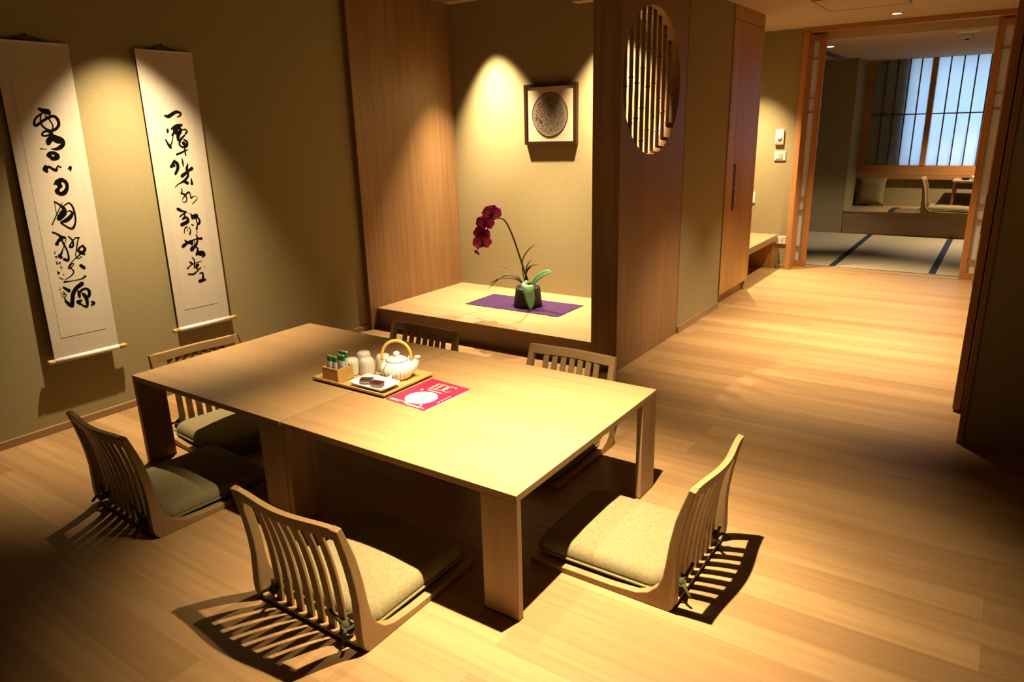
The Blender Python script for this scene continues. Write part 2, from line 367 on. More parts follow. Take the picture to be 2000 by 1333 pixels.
INK_RIGHT = [
 [(725,1432,6.2),(744,1428,13.9),(772,1442,12.7),(792,1450,11.4),(813,1444,8.4),(808,1432,7),(790,1424,2.5)],
 [(729,1363,9.8),(727,1352,8.4)],
 [(710,1316,5.6),(718,1296,9.3),(729,1279,12.4)],
 [(731,1287,5.6),(744,1309,4.6),(753,1332,2.8)],
 [(751,1368,7.7),(780,1382,12.4),(809,1386,9.3)],
 [(765,1368,9.3),(759,1349,8.4),(750,1337,9.3)],
 [(767,1360,9.8),(791,1373,12.4),(798,1359,13.9),(782,1340,17),(776,1314,10.8)],
 [(771,1348,13.9),(790,1351,13.9)],
 [(808,1362,4.6),(825,1364,5.6),(832,1353,7.7),(821,1342,5.6)],
 [(817,1336,5.6),(790,1314,9.3),(780,1291,7.7),(794,1277,7),(817,1282,10.8),(824,1302,9.3),(809,1313,7.7)],
 [(803,1296,15.5),(809,1290,14.1)],
 [(805,1276,7),(804,1236,6.2)],
 [(756,1242,7.7),(783,1250,7),(803,1258,6.2),(824,1264,1.7)],
 [(781,1220,4.2),(782,1199,7.7),(782,1179,2.8)],
 [(738,1210,11.2),(713,1183,8.4)],
 [(714,1183,9.3),(734,1188,9.3)],
 [(739,1207,11.2),(751,1195,13.9),(749,1172,12.7),(732,1147,9.8)],
 [(808,1192,4.6),(799,1169,12.4),(802,1158,13.5)],
 [(806,1157,8.4),(827,1168,13.9)],
 [(798,1152,10.8),(766,1134,13.5)],
 [(763,1134,8.4),(784,1147,9.3)],
 [(801,1149,10.8),(798,1131,9.3),(775,1110,9.3),(740,1095,2.7)],
 [(771,1107,9.3),(789,1097,13.9)],
 [(815,1116,5.1),(814,1092,12.4)],
 [(738,1095,4.3),(718,1080,2.5)],
 [(752,1070,5.1),(752,1056,5.1),(746,1047,6.2),(763,1040,7),(772,1021,5.6),(766,1004,4.3),(751,1001,2.5),(745,1012,1.7),(761,1031,4.9),(787,1050,6.7),(795,1037,5.1),(797,1019,6.2),(813,1027,2.7),(830,1024,1.7),(828,1010,3.1),(800,989,3.1)],
 [(713,970,11.5),(730,960,11.5)],
 [(730,960,5.7),(754,950,9.8)],
 [(718,931,5.3),(738,942,5.3)],
 [(744,946,6.3),(745,931,6.3),(730,916,6.3)],
 [(734,917,6.4),(753,923,8.8),(757,902,14),(721,888,14)],
 [(727,844,3.8),(734,867,4.2),(749,876,4.2)],
 [(746,869,3.5),(748,852,3.5)],
 [(759,871,4.2),(764,853,5.1),(757,834,7)],
 [(770,943,3.8),(771,942,4.6)],
 [(782,937,6.4),(786,916,11.2)],
 [(787,926,8.8),(811,930,8),(813,920,10.5),(789,916,11.5)],
 [(813,920,7),(825,901,7),(820,885,10.7),(810,879,6.4)],
 [(806,914,6.3),(808,882,5.3),(800,856,8.4)],
 [(776,883,5.3),(783,879,5.7)],
 [(798,842,5.6),(799,840,5.1)],
 [(724,807,5.3),(731,792,10.5),(708,777,13.4)],
 [(731,792,10.5),(757,792,15.8),(759,781,10.5)],
 [(759,800,3.2),(790,805,4.8),(818,803,11.5)],
 [(792,829,4.2),(796,808,7.6),(785,778,9.6),(754,754,17.5)],
 [(768,801,4.2),(763,781,4.6)],
 [(778,803,3.5),(774,779,3.5)],
 [(756,764,8.8),(779,764,5.3),(788,749,8.8),(776,723,9.6)],
 [(793,731,12.3),(811,728,15.3),(819,716,14),(808,705,5.3)],
 [(788,724,9.6),(802,719,11.5)],
 [(748,713,3.2),(758,694,5.7),(751,656,5.3)],
 [(732,688,7.6),(742,682,7)],
 [(712,658,5.7),(741,675,3.5),(800,685,2.1)],
 [(767,668,7),(778,669,7),(764,650,5.3),(778,644,4.2),(787,650,5.3)],
 [(773,638,4.2),(761,633,5.3),(740,623,6.9),(712,628,5.7)],
 [(763,668,5.3),(759,655,5.7)],
 [(807,652,2.8),(806,647,3.1)],
 [(776,620,3.8),(793,620,7),(794,602,8.8),(787,582,11.5)],
 [(771,579,14),(803,582,8.8)]]

# ------------------------------------------------------------------ the setting
XW, XP, XS = -2.605, -2.567, -.71          # scroll wall, alcove panel, partition side
ZM, ZC, ZR = 2.2, 2.09, 2.0               # ceilings: main room, corridor, tatami room
YE = 5.49                                  # end wall of the corridor
struct('floor', MB().box(-2.8, 2.8, -3.6, 9.0, -.12, 0), 'floor')
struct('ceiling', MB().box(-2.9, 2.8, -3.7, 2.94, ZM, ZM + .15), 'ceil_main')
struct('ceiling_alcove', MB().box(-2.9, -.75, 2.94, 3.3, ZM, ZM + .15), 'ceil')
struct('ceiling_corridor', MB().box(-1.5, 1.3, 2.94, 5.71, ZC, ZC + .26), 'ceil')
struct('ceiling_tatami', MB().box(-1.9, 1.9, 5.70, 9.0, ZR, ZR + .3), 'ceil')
struct('wall_left', MB().box(-2.8, XW, -3.6, 2.03, 0, ZM), 'wall')
struct('wall_front', MB().box(-2.8, 2.8, -3.75, -3.6, 0, ZM), 'hidden_wall')
struct('wall_right', MB().box(2.6, 2.8, -3.6, 2.1, 0, ZM), 'hidden_wall')
struct('wall_alcove_left', MB().box(-2.8, XP, 2.03, 3.03, 0, ZM).box(-2.64, XP, 2.0, 2.03, 0, ZM), 'panel')
struct('wall_back', MB().box(-2.8, -.75, 3.03, 3.2, 0, ZM), 'wall')
# partition with the round opening
def partition():
    mb = MB(); y0, y1, cy, cz, r = 2.05, 2.94, 2.45, 1.552, .383; xa, xb = -.87, XS; n = 96
    ring = [(cy + r * math.cos(2 * PI * k / n), cz + r * math.sin(2 * PI * k / n)) for k in range(n)]
    out = []
    for (y, z) in ring:
        dy, dz = y - cy, z - cz; t = 1e9
        if dy > 1e-9: t = min(t, (y1 - cy) / dy)
        if dy < -1e-9: t = min(t, (y0 - cy) / dy)
        if dz > 1e-9: t = min(t, (ZM - cz) / dz)
        if dz < -1e-9: t = min(t, (0 - cz) / dz)
        out.append((cy + dy * t, cz + dz * t))
    corners = [(y1, ZM), (y0, ZM), (y0, 0), (y1, 0)]
    for x in (xa, xb):
        vs = [(x, *p) for p in ring] + [(x, *p) for p in out] + [(x, *c) for c in corners]; fs = []
        for k in range(n):
            j = (k + 1) % n; a, b = out[k], out[j]; f = [k, j, n + j]
            if abs(a[0] - b[0]) > 1e-6 and abs(a[1] - b[1]) > 1e-6:
                best = min(range(4), key=lambda q: abs(corners[q][0] - (a[0] + b[0]) / 2) + abs(corners[q][1] - (a[1] + b[1]) / 2)); f.append(2 * n + best)
            fs.append(f + [n + k])
        mb.add(vs, fs)
    mb.add([(x, *p) for x in (xa, xb) for p in ring], [(k, (k + 1) % n, n + (k + 1) % n, n + k) for k in range(n)], True)
    mb.add([(x, y, z) for x in (xa, xb) for (y, z) in corners], [(0, 1, 5, 4), (1, 2, 6, 5), (2, 3, 7, 6), (3, 0, 4, 7)])
    return mb
pt = struct('wall_partition', partition(), 'panel')
struct('wall_corridor_left', MB().box(-.87, XS + .002, 2.94, 3.745, 0, ZM), 'wall')
struct('wall_recess', MB().box(-1.5, -1.3, 3.7, YE, 0, ZC), 'wall')
struct('wall_end_left', MB().box(-1.5, -.645, YE, YE + .26, 0, ZC), 'wall')
struct('wall_corridor_right', MB().box(.937, 1.1, 2.35, YE, 0, ZM), 'wall')
struct('wall_end_right', MB().box(.9, 1.9, YE, YE + .26, 0, ZC), 'wall')
struct('wall_entry_right', MB().box(.958, 2.7, 1.95, 2.35, 0, ZM), 'wall')
struct('trim_1', MB().box(.935, .958, 1.945, 2.36, 0, ZM), 'door', .002)
struct('baseboard_left', MB().box(XW, XW + .012, -3.6, 2.0, 0, .036), 'trim_y', .002)
struct('baseboard_corridor', MB().box(XS + .002, XS + .012, 2.945, 3.745, 0, .045), 'trim_y', .002)
struct('baseboard_end', MB().box(-.735, -.645, YE - .012, YE, 0, .04), 'panel_x', .002)
# wide doorway to the tatami room: jambs, head rail, two sliding shoji panels
struct('trim_2', MB().box(-.65, -.606, YE - .035, 5.75, 0, 2.05), 'trim', .003)
struct('trim_3', MB().box(-.65, .95, YE - .035, 5.535, 2.062, ZC), 'trim_x', .002)
struct('trim_4', MB().box(-.65, .95, YE - .028, 5.535, 2.050, 2.062), 'trim_x', .002)
struct('trim_5', MB().box(.84, .95, YE - .035, 5.75, 0, 2.048), 'trim', .003)
def shoji(name, x0, x1, stile_right, y, ztop, bars):
    d = bpy.data.objects.new(name, None); C.objects.link(d); d['kind'] = 'structure'; d.location = ((x0 + x1) / 2, y, 0)
    o = d.location; w = .048
    f = MB()
    sx = (x1 - w, x1) if stile_right else (x0, x0 + w)
    f.box(sx[0], sx[1], y - .015, y + .015, .004, ztop)
    lx = (x0, x1 - w) if stile_right else (x0 + w, x1)
    f.box(lx[0], lx[1], y - .014, y + .014, .004, .06).box(lx[0], lx[1], y - .014, y + .014, ztop - .05, ztop)
    struct('frame', f, 'trim', .002, d, off=o)
    lat = MB()
    for z in bars: lat.box(lx[0], lx[1], y - .010, y + .004, z - .006, z + .006)
    struct('lattice_bar', lat, 'trim_x', 0, d, off=o)
    struct('pane', MB().box(lx[0], lx[1], y + .005, y + .009, .05, ztop - .04), 'shoji', 0, d, off=o)
BARS = [1.85, 1.52, 1.40, .645, .525, .19]
shoji('door_1', -.66, -.508, True, 5.665, 2.044, BARS)
shoji('door_2', .733, .95, False, 5.665, 2.044, [b - .02 for b in BARS])
# plain sliding door at the right, seen end on
d3 = struct('door_3', MB().box(.8955, .928, 2.33, 4.6, .012, 2.05), 'door', .002)
h = MB().box(.8925, .8957, 2.345, 2.375, .83, 1.0).build('handle', 'black', d3)
struct('trim_6', MB().box(-.59, .9, 5.64, 5.745, 0, .004), 'panel_x')
# tatami room shell
struct('wall_tatami_left', MB().box(-1.9, -1.7, YE, 9.0, 0, ZR).box(-1.7, -.62, 8.0, 8.9, 0, ZR), 'wall')
struct('wall_tatami_right', MB().box(1.7, 1.9, YE, 9.0, 0, ZR), 'wall')
struct('wall_window', MB().box(-.62, 1.7, 8.72, 8.9, 0, .61).box(.89, 1.7, 8.72, 8.9, .61, ZR), 'wall')
# window: sill, frame, two sashes with thin bars, frosted panes
wn = bpy.data.objects.new('window_1', None); C.objects.link(wn); wn['kind'] = 'structure'; wn.location = (.3, 8.72, .61); wo = wn.location
struct('window_sill', MB().box(-.62, .95, 8.67, 8.9, .61, .69), 'trim_x', .004, wn, off=wo)
struct('frame', MB().box(-.62, .95, 8.70, 8.76, .69, .775).box(.83, .89, 8.70, 8.76, .775, ZR).box(-.62, -.545, 8.70, 8.76, .775, ZR).box(.055, .115, 8.695, 8.755, .775, ZR), 'trim_x', .002, wn, off=wo)
bars = MB(); xs = [-.42, -.30, -.175, -.055] + [.24 + .13 * k for k in range(5)]
for x in xs: bars.box(x - .007, x + .007, 8.708, 8.728, .775, ZR)
bars.box(-.545, .83, 8.708, 8.726, 1.366, 1.380)
struct('glazing_bar', bars, 'bar', 0, wn, off=wo)
struct('pane', MB().box(-.55, .84, 8.735, 8.741, .76, ZR), 'pane', 0, wn, off=wo)
struct('wall_outside', MB().box(-2.6, -.16, 8.76, 8.95, -.2, 3.2), 'outside')
# ------------------------------------------------------------------ built-in things
t = thing('alcove_platform', 'low pale oak alcove platform carrying the purple mat and orchid', 'platform', (-1.72, 2.1, 0))
MB().box(XP, -.87, 2.064, 3.03, .122, .145).build('top_board', 'panel_x', t, .002, off=t.location)
MB().prism([(2.085, 0), (2.085, .122), (3.02, .122), (3.02, 0)], 0, XP, -.87).build('front_board', 'panel_x', t, 0, off=t.location)
t = thing('wardrobe', 'tall oak built-in wardrobe with long black slot handles in the corridor', 'wardrobe', (-1., 4.1, 0))
MB().box(-1.29, -.72, 3.748, 4.456, .085, ZC).box(-.72, -.70, 3.748, 4.456, 2.0, ZC).box(-.72, -.70, 4.425, 4.456, .085, 2.0).box(-1.28, -.74, 3.75, 4.45, 0, .085).box(-1.25, -.72, 4.44, 4.456, 0, .085).build('body', 'closet', t, .0015, off=t.location)
for y0, y1, hy in ((3.752, 3.905, 3.885), (3.909, 4.42, 3.928)):
    d = MB().box(-.72, -.70, y0, y1, .09, 1.996).build('door', 'closet', t, .0015, off=t.location)
    if hy > 3.9:
        MB().box(-.701, -.6985, 3.914, 3.962, .70, .865).box(-.701, -.6985, 3.914, 3.962, .875, 1.04).build('handle', 'black', d, off=t.location)['label'] = 'black slot handle'
t = thing('hall_bench', 'low oak bench shelf fitted between the wardrobe and the end wall', 'bench', (-1., 4.97, 0))
MB().box(-1.3, -.738, 4.458, YE, .262, .318).build('seat', 'trim_y', t, .002, off=t.location)
MB().box(-1.3, -1.0, 4.458, YE, 0, .262).box(-1.0, -.76, YE - .02, YE, 0, .262).build('back_panel', 'closet', t, 0, off=t.location)
MB().lathe([(0, 0), (.012, 0), (.012, .008), (0, .010)], 14, (-.80, 4.70, .318)).build('grommet', 'black', t, off=t.location)
t = thing('window_bench', 'broad oak bench platform running below the frosted window', 'bench', (.4, 8.3, 0))
MB().box(-.62, 1.7, 7.995, 8.72, .262, .282).build('seat', 'panel_x', t, .002, off=t.location)
MB().box(-.615, 1.7, 8.01, 8.72, 0, .262).build('front_panel', 'panel_x', t, off=t.location)
for x0, x1, lab in ((-1.7, -.29, 'tatami mat beside the tall dark wall, its blue border on one side only'), (-.29, .53, 'middle tatami mat with blue borders along both long sides'), (.53, 1.7, 'tatami mat in the corner under the desk end of the bench')):
    t = thing('tatami_mat', lab, 'tatami mat', ((x0 + x1) / 2, 6.9, 0), 0, 'tatami mats of the back room')
    y1 = 7.99
    MB().box(x0 + .001, x1 - .001, 5.75, y1, .0005, .012).build('rush_cover', 'tatami', t, .001, off=t.location)
    b = MB()
    if x0 > -1.5: b.box(x0, x0 + .028, 5.752, y1, .011, .0135)
    if x1 < 1.5: b.box(x1 - .028, x1, 5.752, y1, .011, .0135)
    b.build('cloth_border', 'border', t, off=t.location)['label'] = 'indigo cloth border'
# ------------------------------------------------------------------ ceiling fittings
def downlight(x, y, z, lab):
    t = thing('ceiling_downlight', lab, 'ceiling light', (x, y, z))
    MB().lathe([(.034, -.004), (.044, -.004), (.046, 0), (.03, .0), (.034, -.004)], 24).build('trim_ring', 'whitem', t)
    MB().lathe([(0, -.0015), (.031, -.0015)], 24).build('lens', 'lamp', t)
downlight(.092, 5.10, ZC, 'small round downlight in the corridor ceiling before the shoji doorway')
downlight(-.607, 6.336, ZR, 'small round downlight over the tatami near the ceiling vent')
t = tag(MB().box(-.28, .245, 4.003, 4.597, ZC - .003, ZC + .004).build('access_panel', 'ceil'), 'flush square access panel in the corridor ceiling', 'ceiling panel')
gm = MB()
for a in ((-.284, -.278, 4.0, 4.60), (.242, .248, 4.0, 4.60), (-.284, .248, 4.0, 4.006), (-.284, .248, 4.594, 4.60)): gm.box(*a, ZC - .0045, ZC - .0005)
gm.build('shadow_gap', 'bamboo_node', t)
t = thing('air_vent', 'slim grey air vent slot in the tatami room ceiling', 'vent', (-.76, 7.2, ZR))
MB().box(-.83, -.73, 6.65, 7.78, ZR - .006, ZR).build('frame', 'metal', t, .001, off=t.location)
sl = MB()
for k in range(5): sl.box(-.822 + .018 * k, -.812 + .018 * k, 6.67, 7.76, ZR - .009, ZR - .006)
sl.build('slat', 'metal', t, off=t.location)
t = thing('smoke_detector', 'round white smoke detector hanging from the tatami room ceiling', 'smoke detector', (.507, 6.235, ZR))
MB().lathe([(.0, -.034), (.02, -.034), (.026, -.026), (.045, -.022), (.05, -.004), (.05, 0)], 28).build('housing', 'whitem', t)
MB().lathe([(0, -.044), (.014, -.043), (.018, -.034)], 20).build('sensor_cap', 'black', t)
tag(MB().lathe([(0, -.006), (.07, -.006), (.085, -.003), (.09, 0)], 32, (.53, 5.95, ZR)).build('ceiling_cover', 'whitem'), 'flat white round cover plate in the ceiling beside the smoke detector', 'cover plate')
# ------------------------------------------------------------------ wall fittings
t = thing('thermostat', 'cream thermostat with a round dial above the light switch', 'thermostat', (-.79, YE, 1.127))
MB().box(-.037, .037, -.018, 0, 0, .13).build('housing', 'plastic', t, .004)
MB().prism([(.02 * math.cos(a * PI / 10), .067 + .02 * math.sin(a * PI / 10)) for a in range(20)], 1, -.028, -.018).build('dial', 'plastic', t, .001)
MB().box(-.03, .03, -.0195, -.018, .012, .036).build('cover', 'plastic_d', t, .001)
t = thing('light_switch', 'cream double rocker light switch below the thermostat', 'light switch', (-.775, YE, .988))
MB().box(-.05, .05, -.009, 0, 0, .078).build('plate', 'plastic', t, .003)
for x0 in (-.036, -.005): MB().box(x0, x0 + .029, -.013, -.009, .016, .062).build('rocker', 'plastic_d' if x0 > -.02 else 'plastic', t, .001)
t = thing('wall_socket', 'cream electrical socket low on the wall beside the hall bench', 'socket', (-.715, YE, .23))
MB().box(-.056, .056, -.009, 0, 0, .074).build('plate', 'plastic', t, .003)
for x in (-.024, -.012, .014, .026): MB().box(x - .0015, x + .0015, -.0098, -.009, .03, .046).build('slot', 'black', t)
t = thing('wall_hook', 'small white hook on the wall just past the wardrobe edge', 'hook', (-1.0, YE, .60))
MB().box(-.03, .03, -.008, 0, 0, .10).build('plate', 'plastic', t, .003)
MB().tube([(0, -.008, .02), (0, -.03, .015), (0, -.034, .035)], .006).build('hook_arm', 'plastic', t)

# ------------------------------------------------------------------ low tables
HT = .395
def low_table(x0, x1, lab):
    y0, y1 = 0., .928; w, th, tt = .12, .022, .022
    t = thing('low_table', lab, 'low table', ((x0 + x1) / 2, .464, 0), 0, 'pair of low oak tables pushed together'); o = t.location
    MB().box(x0, x1, y0, y1, HT - tt, HT).build('tabletop', 'table', t, .0015, off=o)
    MB().box(x0, x0 + th, y0, y0 + w, .003, HT - tt).build('leg', 'table_z', t, .0015, off=o)      # wide across, then turned round the four corners
    MB().box(x1 - w, x1, y0, y0 + th, .003, HT - tt).build('leg', 'table_z', t, .0015, off=o)
    MB().box(x1 - th, x1, y1 - w, y1, .003, HT - tt).build('leg', 'table_z', t, .0015, off=o)
    MB().box(x0, x0 + w, y1 - th, y1, .003, HT - tt).build('leg', 'table_z', t, .0015, off=o)
    for a in ((x0, x0 + th, y0, y0 + w), (x1 - w, x1, y0, y0 + th), (x1 - th, x1, y1 - w, y1), (x0, x0 + w, y1 - th, y1)): MB().box(*a, 0, .003).build('felt_pad', 'black', t, off=o)
    r = MB().box(x0 + .09, x1 - .09, .15, .19, HT - tt - .035, HT - tt).box(x0 + .09, x1 - .09, .74, .78, HT - tt - .035, HT - tt)
    r.box(x0 + .05, x0 + .09, .15, .78, HT - tt - .035, HT - tt).box(x1 - .09, x1 - .05, .15, .78, HT - tt - .035, HT - tt)
    r.build('underframe', 'table', t, off=o); return t
low_table(-.963, 0, 'low oak table under the red magazine, its corner leg standing alone in the open floor')
low_table(-1.903, -.967, 'low oak table on the scroll wall side, under most of the tea tray')

# ------------------------------------------------------------------ legless floor chairs
BACK = [(.020, 0), (.008, .012), (.002, .028), (0, .055), (.001, .10), (.002, .155), (-.002, .205), (-.010, .26), (-.022, .32), (-.038, .386)]
FRONT = [(-.019, .391), (0, .335), (.014, .29), (.028, .215), (.035, .15), (.042, .105), (.056, .070), (.082, .043), (.118, .028), (.2, .022), (.485, .020)]
def prof(tab, z):
    q = sorted(((b, a) for a, b in tab))
    if z <= q[0][0]: return q[0][1]
    for (z0, a0), (z1, a1) in zip(q, q[1:]):
        if z0 <= z <= z1: return a0 + (a1 - a0) * (z - z0) / (z1 - z0 + 1e-9)
    return q[-1][1]
def dome(hx, y0, y1, z0, z1, r, n=64):
    # rounded cushion: outline shrinks as the skin rises
    def ring(ins, z):
        out = []; cx, cy = 0, (y0 + y1) / 2; ax, ay = hx - ins, (y1 - y0) / 2 - ins; rr = max(r - ins * .35, .006)
        for k in range(n):
            a = 2 * PI * (k + .5) / n; q = int(a // (PI / 2)); sx, sy = ((1, 1), (-1, 1), (-1, -1), (1, -1))[q]
            out.append((cx + sx * (ax - rr) + rr * math.cos(a), cy + sy * (ay - rr) + rr * math.sin(a), z))
        return out
    hs = z1 - z0; rows = [ring(.10, z0 - .008), ring(.03, z0 - .007), ring(.006, z0 - .002), ring(0, z0)]
    for k in range(1, 7):
        t = k / 6; rows.append(ring(.038 * (1 - math.cos(t * PI / 2)) ** 1.2, z0 + hs * .84 * math.sin(t * PI / 2)))
    for ins, h_ in ((.07, .88), (.10, .93), (.135, .97), (.165, .99)): rows.append(ring(ins, z0 + hs * h_))
    return rows, ring
def tie(cx, cy, cz, s):
    mb = MB()
    mb.ball((cx, cy, cz), .013, 10, (1.1, 1, 1.3)); mb.ball((cx + .012 * s, cy + .006, cz - .012), .011, 10)
    mb.tube(crom([(cx, cy, cz), (cx - .02 * s, cy - .012, cz + .03), (cx - .032 * s, cy - .02, cz + .055)], 4), [.005] * 8 + [.006], 6)
    mb.tube(crom([(cx, cy, cz), (cx + .02 * s, cy - .02, cz - .002), (cx + .028 * s, cy - .038, cz - .02)], 4), .0048, 6)
    mb.tube(crom([(cx - .02 * s, cy + .05, cz + .006), (cx - .022 * s, cy + .005, cz + .012), (cx + .012 * s, cy - .012, cz), (cx + .02 * s, cy + .02, cz + .004), (cx - .004 * s, cy + .055, cz + .006)], 5), .0042, 6)
    return mb
def taper(mb):
    # the back narrows a little towards the top rail
    mb.v = [(x * (1 - .062 * max(z - .05, 0) / .34), y, z) for x, y, z in mb.v]; return mb
def make_chair(lab, group):
    t = thing('floor_chair', lab, 'floor chair', (0, 0, 0), 0, group); W = .2285
    for s in (-1, 1):
        taper(MB().prism(BACK + FRONT + [(.485, 0)], 0, s * W, s * (W - .029))).build('side_frame', 'chair', t, .003)
    rail = []
    for i in range(17):
        u = -1 + 2 * i / 16; x = u * (W - .027); bow = -.018 * (.5 + .5 * math.cos(PI * u)) ** .8
        zt = .389 - .003 * (1 - u * u); zb = .351
        rail.append([(x, prof(BACK, zb) + bow, zb), (x, prof(FRONT, zb) - .003 + bow, zb), (x, prof(FRONT, zt) - .001 + bow, zt), (x, prof(BACK, zt) + bow, zt)])
    mb = MB().grid(rail, False, True); mb.add(rail[0], [(0, 1, 2, 3)]); mb.add(rail[-1], [(3, 2, 1, 0)])
    taper(mb).build('top_rail', 'chair_x', t, .002)
    for k in range(7):
        x = -.1335 + .0445 * k; u = x / .19; rows = []
        for i in range(13):
            z = .018 + (.353 - .018) * i / 12; bow = -.018 * (.5 + .5 * math.cos(PI * u)) ** .8 * (z / .36) ** 1.2
            ym = (prof(BACK, max(z, .05)) + prof(FRONT, max(z, .1))) / 2 + bow; ym = min(ym, .026)
            rows.append([(x - .0135, ym - .0045, z), (x + .0135, ym - .0045, z), (x + .0135, ym + .0045, z), (x - .0135, ym + .0045, z)])
        mb = MB().grid(rows, False, True); mb.add(rows[0], [(0, 1, 2, 3)]); mb.add(rows[-1], [(3, 2, 1, 0)])
        taper(mb).build('slat', 'chair', t, .0015)
    MB().box(-.1995, .1995, .006, .475, .009, .020).build('seat_panel', 'chair_x', t, .002)
    rows, ring = dome(.200, .052, .485, .036, .090, .05)
    mb = MB().grid(rows, True, True); mb.add(rows[0], [tuple(range(64))]); mb.add(rows[-1], [tuple(range(64))], True)
    cu = mb.build('seat_cushion', 'cushion', t); cu['label'] = 'olive green linen seat cushion'
    MB().tube(ring(-.002, .036), .0045, 6, False, True).build('piping', 'piping', cu)
    for s in (-1, 1): tie(s * .150, .012, .052, s).build('tie_cord', 'tie', cu)
    return t
G = 'legless wooden floor chairs around the low tables'
proto = make_chair('floor chair with its back to the viewer, nearest the lone front table leg', G)
proto.location = (-.5, -.332, 0)
dup(proto, (.352, .491, 0), PI / 2, 'floor chair standing alone at the short open end of the tables, seen from the side', G)
dup(proto, (-1.517, -.31, 0), math.radians(-3.2), 'dim floor chair in shadow on the scroll wall side, with its back to the viewer', G)
dup(proto, (-1.352, 1.165, 0), PI, 'floor chair facing the viewer in front of the alcove, behind the tea tray', G)
dup(proto, (-.518, 1.185, 0), PI, 'floor chair facing the viewer beside the partition with the round opening', G)
dup(proto, (-2.075, .405, 0), -PI / 2 - math.radians(5), 'floor chair under the hanging scrolls at the far short end of the tables', G)
dup(proto, (.19, 8.22, .282), -PI / 2, 'small far floor chair on the window bench in the tatami room', None)
if 'group' in proto.children[0]: pass

# ------------------------------------------------------------------ hanging scrolls
def scroll(lab, quad, inner, knobs, ink, seal, cord_y, dx):
    t = thing('hanging_scroll', lab, 'hanging scroll', (XW, (quad[2][0] + quad[3][0]) / 2, quad[2][1]), 0, 'calligraphy scrolls on the olive wall'); o = t.location
    def sheet(q, xt, xb, th):
        mb = MB(); n = 16; rows = []
        (a, b, c, d) = q   # top left, top right, bottom right, bottom left
        for i in range(n + 1):
            v = i / n; x = xt + (xb - xt) * v
            l = (a[0] + (d[0] - a[0]) * v, a[1] + (d[1] - a[1]) * v); r = (b[0] + (c[0] - b[0]) * v, b[1] + (c[1] - b[1]) * v)
            rows.append([(x, l[0] + (r[0] - l[0]) * k / 6, l[1] + (r[1] - l[1]) * k / 6) for k in range(7)])
        return mb.grid(rows, False)
    xt, xb = XW + .018, XW + .036
    top, bot = (quad[0][1] + quad[1][1]) / 2, (quad[2][1] + quad[3][1]) / 2
    def xat(z): return xt + (xb - xt) * (top - z) / (top - bot)
    sheet(quad, xt, xb, 0).build('silk_mount', 'paper', t, off=o, thick=.0008)
    p = sheet(inner, xat(inner[0][1]) + .001, xat(inner[2][1]) + .001, 0).build('writing_panel', 'inner', t, off=o, thick=.0006)
    mb = MB(); to3 = lambda y, z: (xat(z / 1000.) + .0019, y / 1000., z / 1000.)
    for st in ink: brush(mb, st, to3, 5, 1.3, Vector((1, 0, 0)))
    mb.build('calligraphy', 'ink', p, off=o); LAY[0] = 0.
    if seal:
        mb = MB()
        for st in seal: brush(mb, st, to3, nrm=Vector((1, 0, 0)))
        mb.build('seal_stamp', 'seal', p, off=o)['label'] = 'small red seal stamp'
    MB().box(XW + .008, XW + .019, quad[0][0], quad[1][0], top - .004, top + .008).build('top_rod', 'rod', t, .003, off=o)
    (ya, za), (yb, zb) = knobs; L = yb - ya
    pa = lambda u: (xb, ya + (yb - ya) * u, za + (zb - za) * u - .002)
    u0, u1 = (quad[3][0] - ya) / L, (quad[2][0] - ya) / L
    MB().tube([pa(u0), pa(u1)], .0125, 16).build('bottom_rod', 'rod', t, off=o)
    for a, b in ((0., u0), (u1, 1.)):
        e = (0.004 / L)
        k1, k2 = (a, b) if a == 0 else (b, a)
        MB().tube([pa(k1), pa(k1 + (e if k1 < k2 else -e)), pa((k1 + k2) / 2), pa(k2)], [.009, .0125, .0115, .0115], 16).build('rod_knob', 'knob', t, off=o)['label'] = 'turned yellow wood knob'
    c = MB().tube([(XW + .012, cord_y - .085, top + .006), (XW + .006, cord_y, top + .030), (XW + .012, cord_y + .085, top + .006)], .0022, 6)
    c.tube([(XW + .012, cord_y - .07, top + .008), (XW + .012, cord_y + .07, top + .010)], .004, 6).ball((XW + .004, cord_y, top + .032), .006, 8)
    c.build('hanging_cord', 'dark', t, off=o)
scroll('hanging scroll with thick black brush characters and a small red seal, nearer the viewer',
       [(.026, 1.732), (.326, 1.727), (.288, .345), (-.006, .351)], [(.067, 1.584), (.277, 1.586), (.243, .443), (.039, .446)],
       [(-.038, .346), (.324, .340)], INK_LEFT, INK_SEAL, .165, 0)
scroll('hanging scroll with slimmer black brush characters, above the floor chair by the wall',
       [(.628, 1.731), (.928, 1.734), (.916, .336), (.610, .343)], [(.670, 1.582), (.882, 1.577), (.856, .440), (.660, .443)],
       [(.576, .346), (.952, .340)], INK_RIGHT, [], .775, 0)

# ------------------------------------------------------------------ framed round calligraphy
t = thing('framed_picture', 'dark framed round calligraphy hanging on the alcove back wall', 'picture', (-1.71, 3.03, 1.21)); o = t.location
x0, x1, z0, z1, yf = -1.92, -1.50, 1.213, 1.617, 3.003
f = MB(); b = .022
f.box(x0, x1, yf, 3.03, z0, z0 + b).box(x0, x1, yf, 3.03, z1 - b, z1).box(x0, x0 + b, yf, 3.03, z0 + b, z1 - b).box(x1 - b, x1, yf, 3.03, z0 + b, z1 - b)
f.build('frame', 'darkframe', t, .0015, off=o)
MB().box(x0 + b, x1 - b, 3.010, 3.02, z0 + b, z1 - b).build('mount', 'mat', t, off=o)
cx, cz, R = -1.712, 1.412, .142
d = MB().prism([(cx + R * math.cos(2 * PI * k / 48), cz + R * math.sin(2 * PI * k / 48)) for k in range(48)], 1, 3.007, 3.011).build('round_sheet', 'disc', t, off=o)
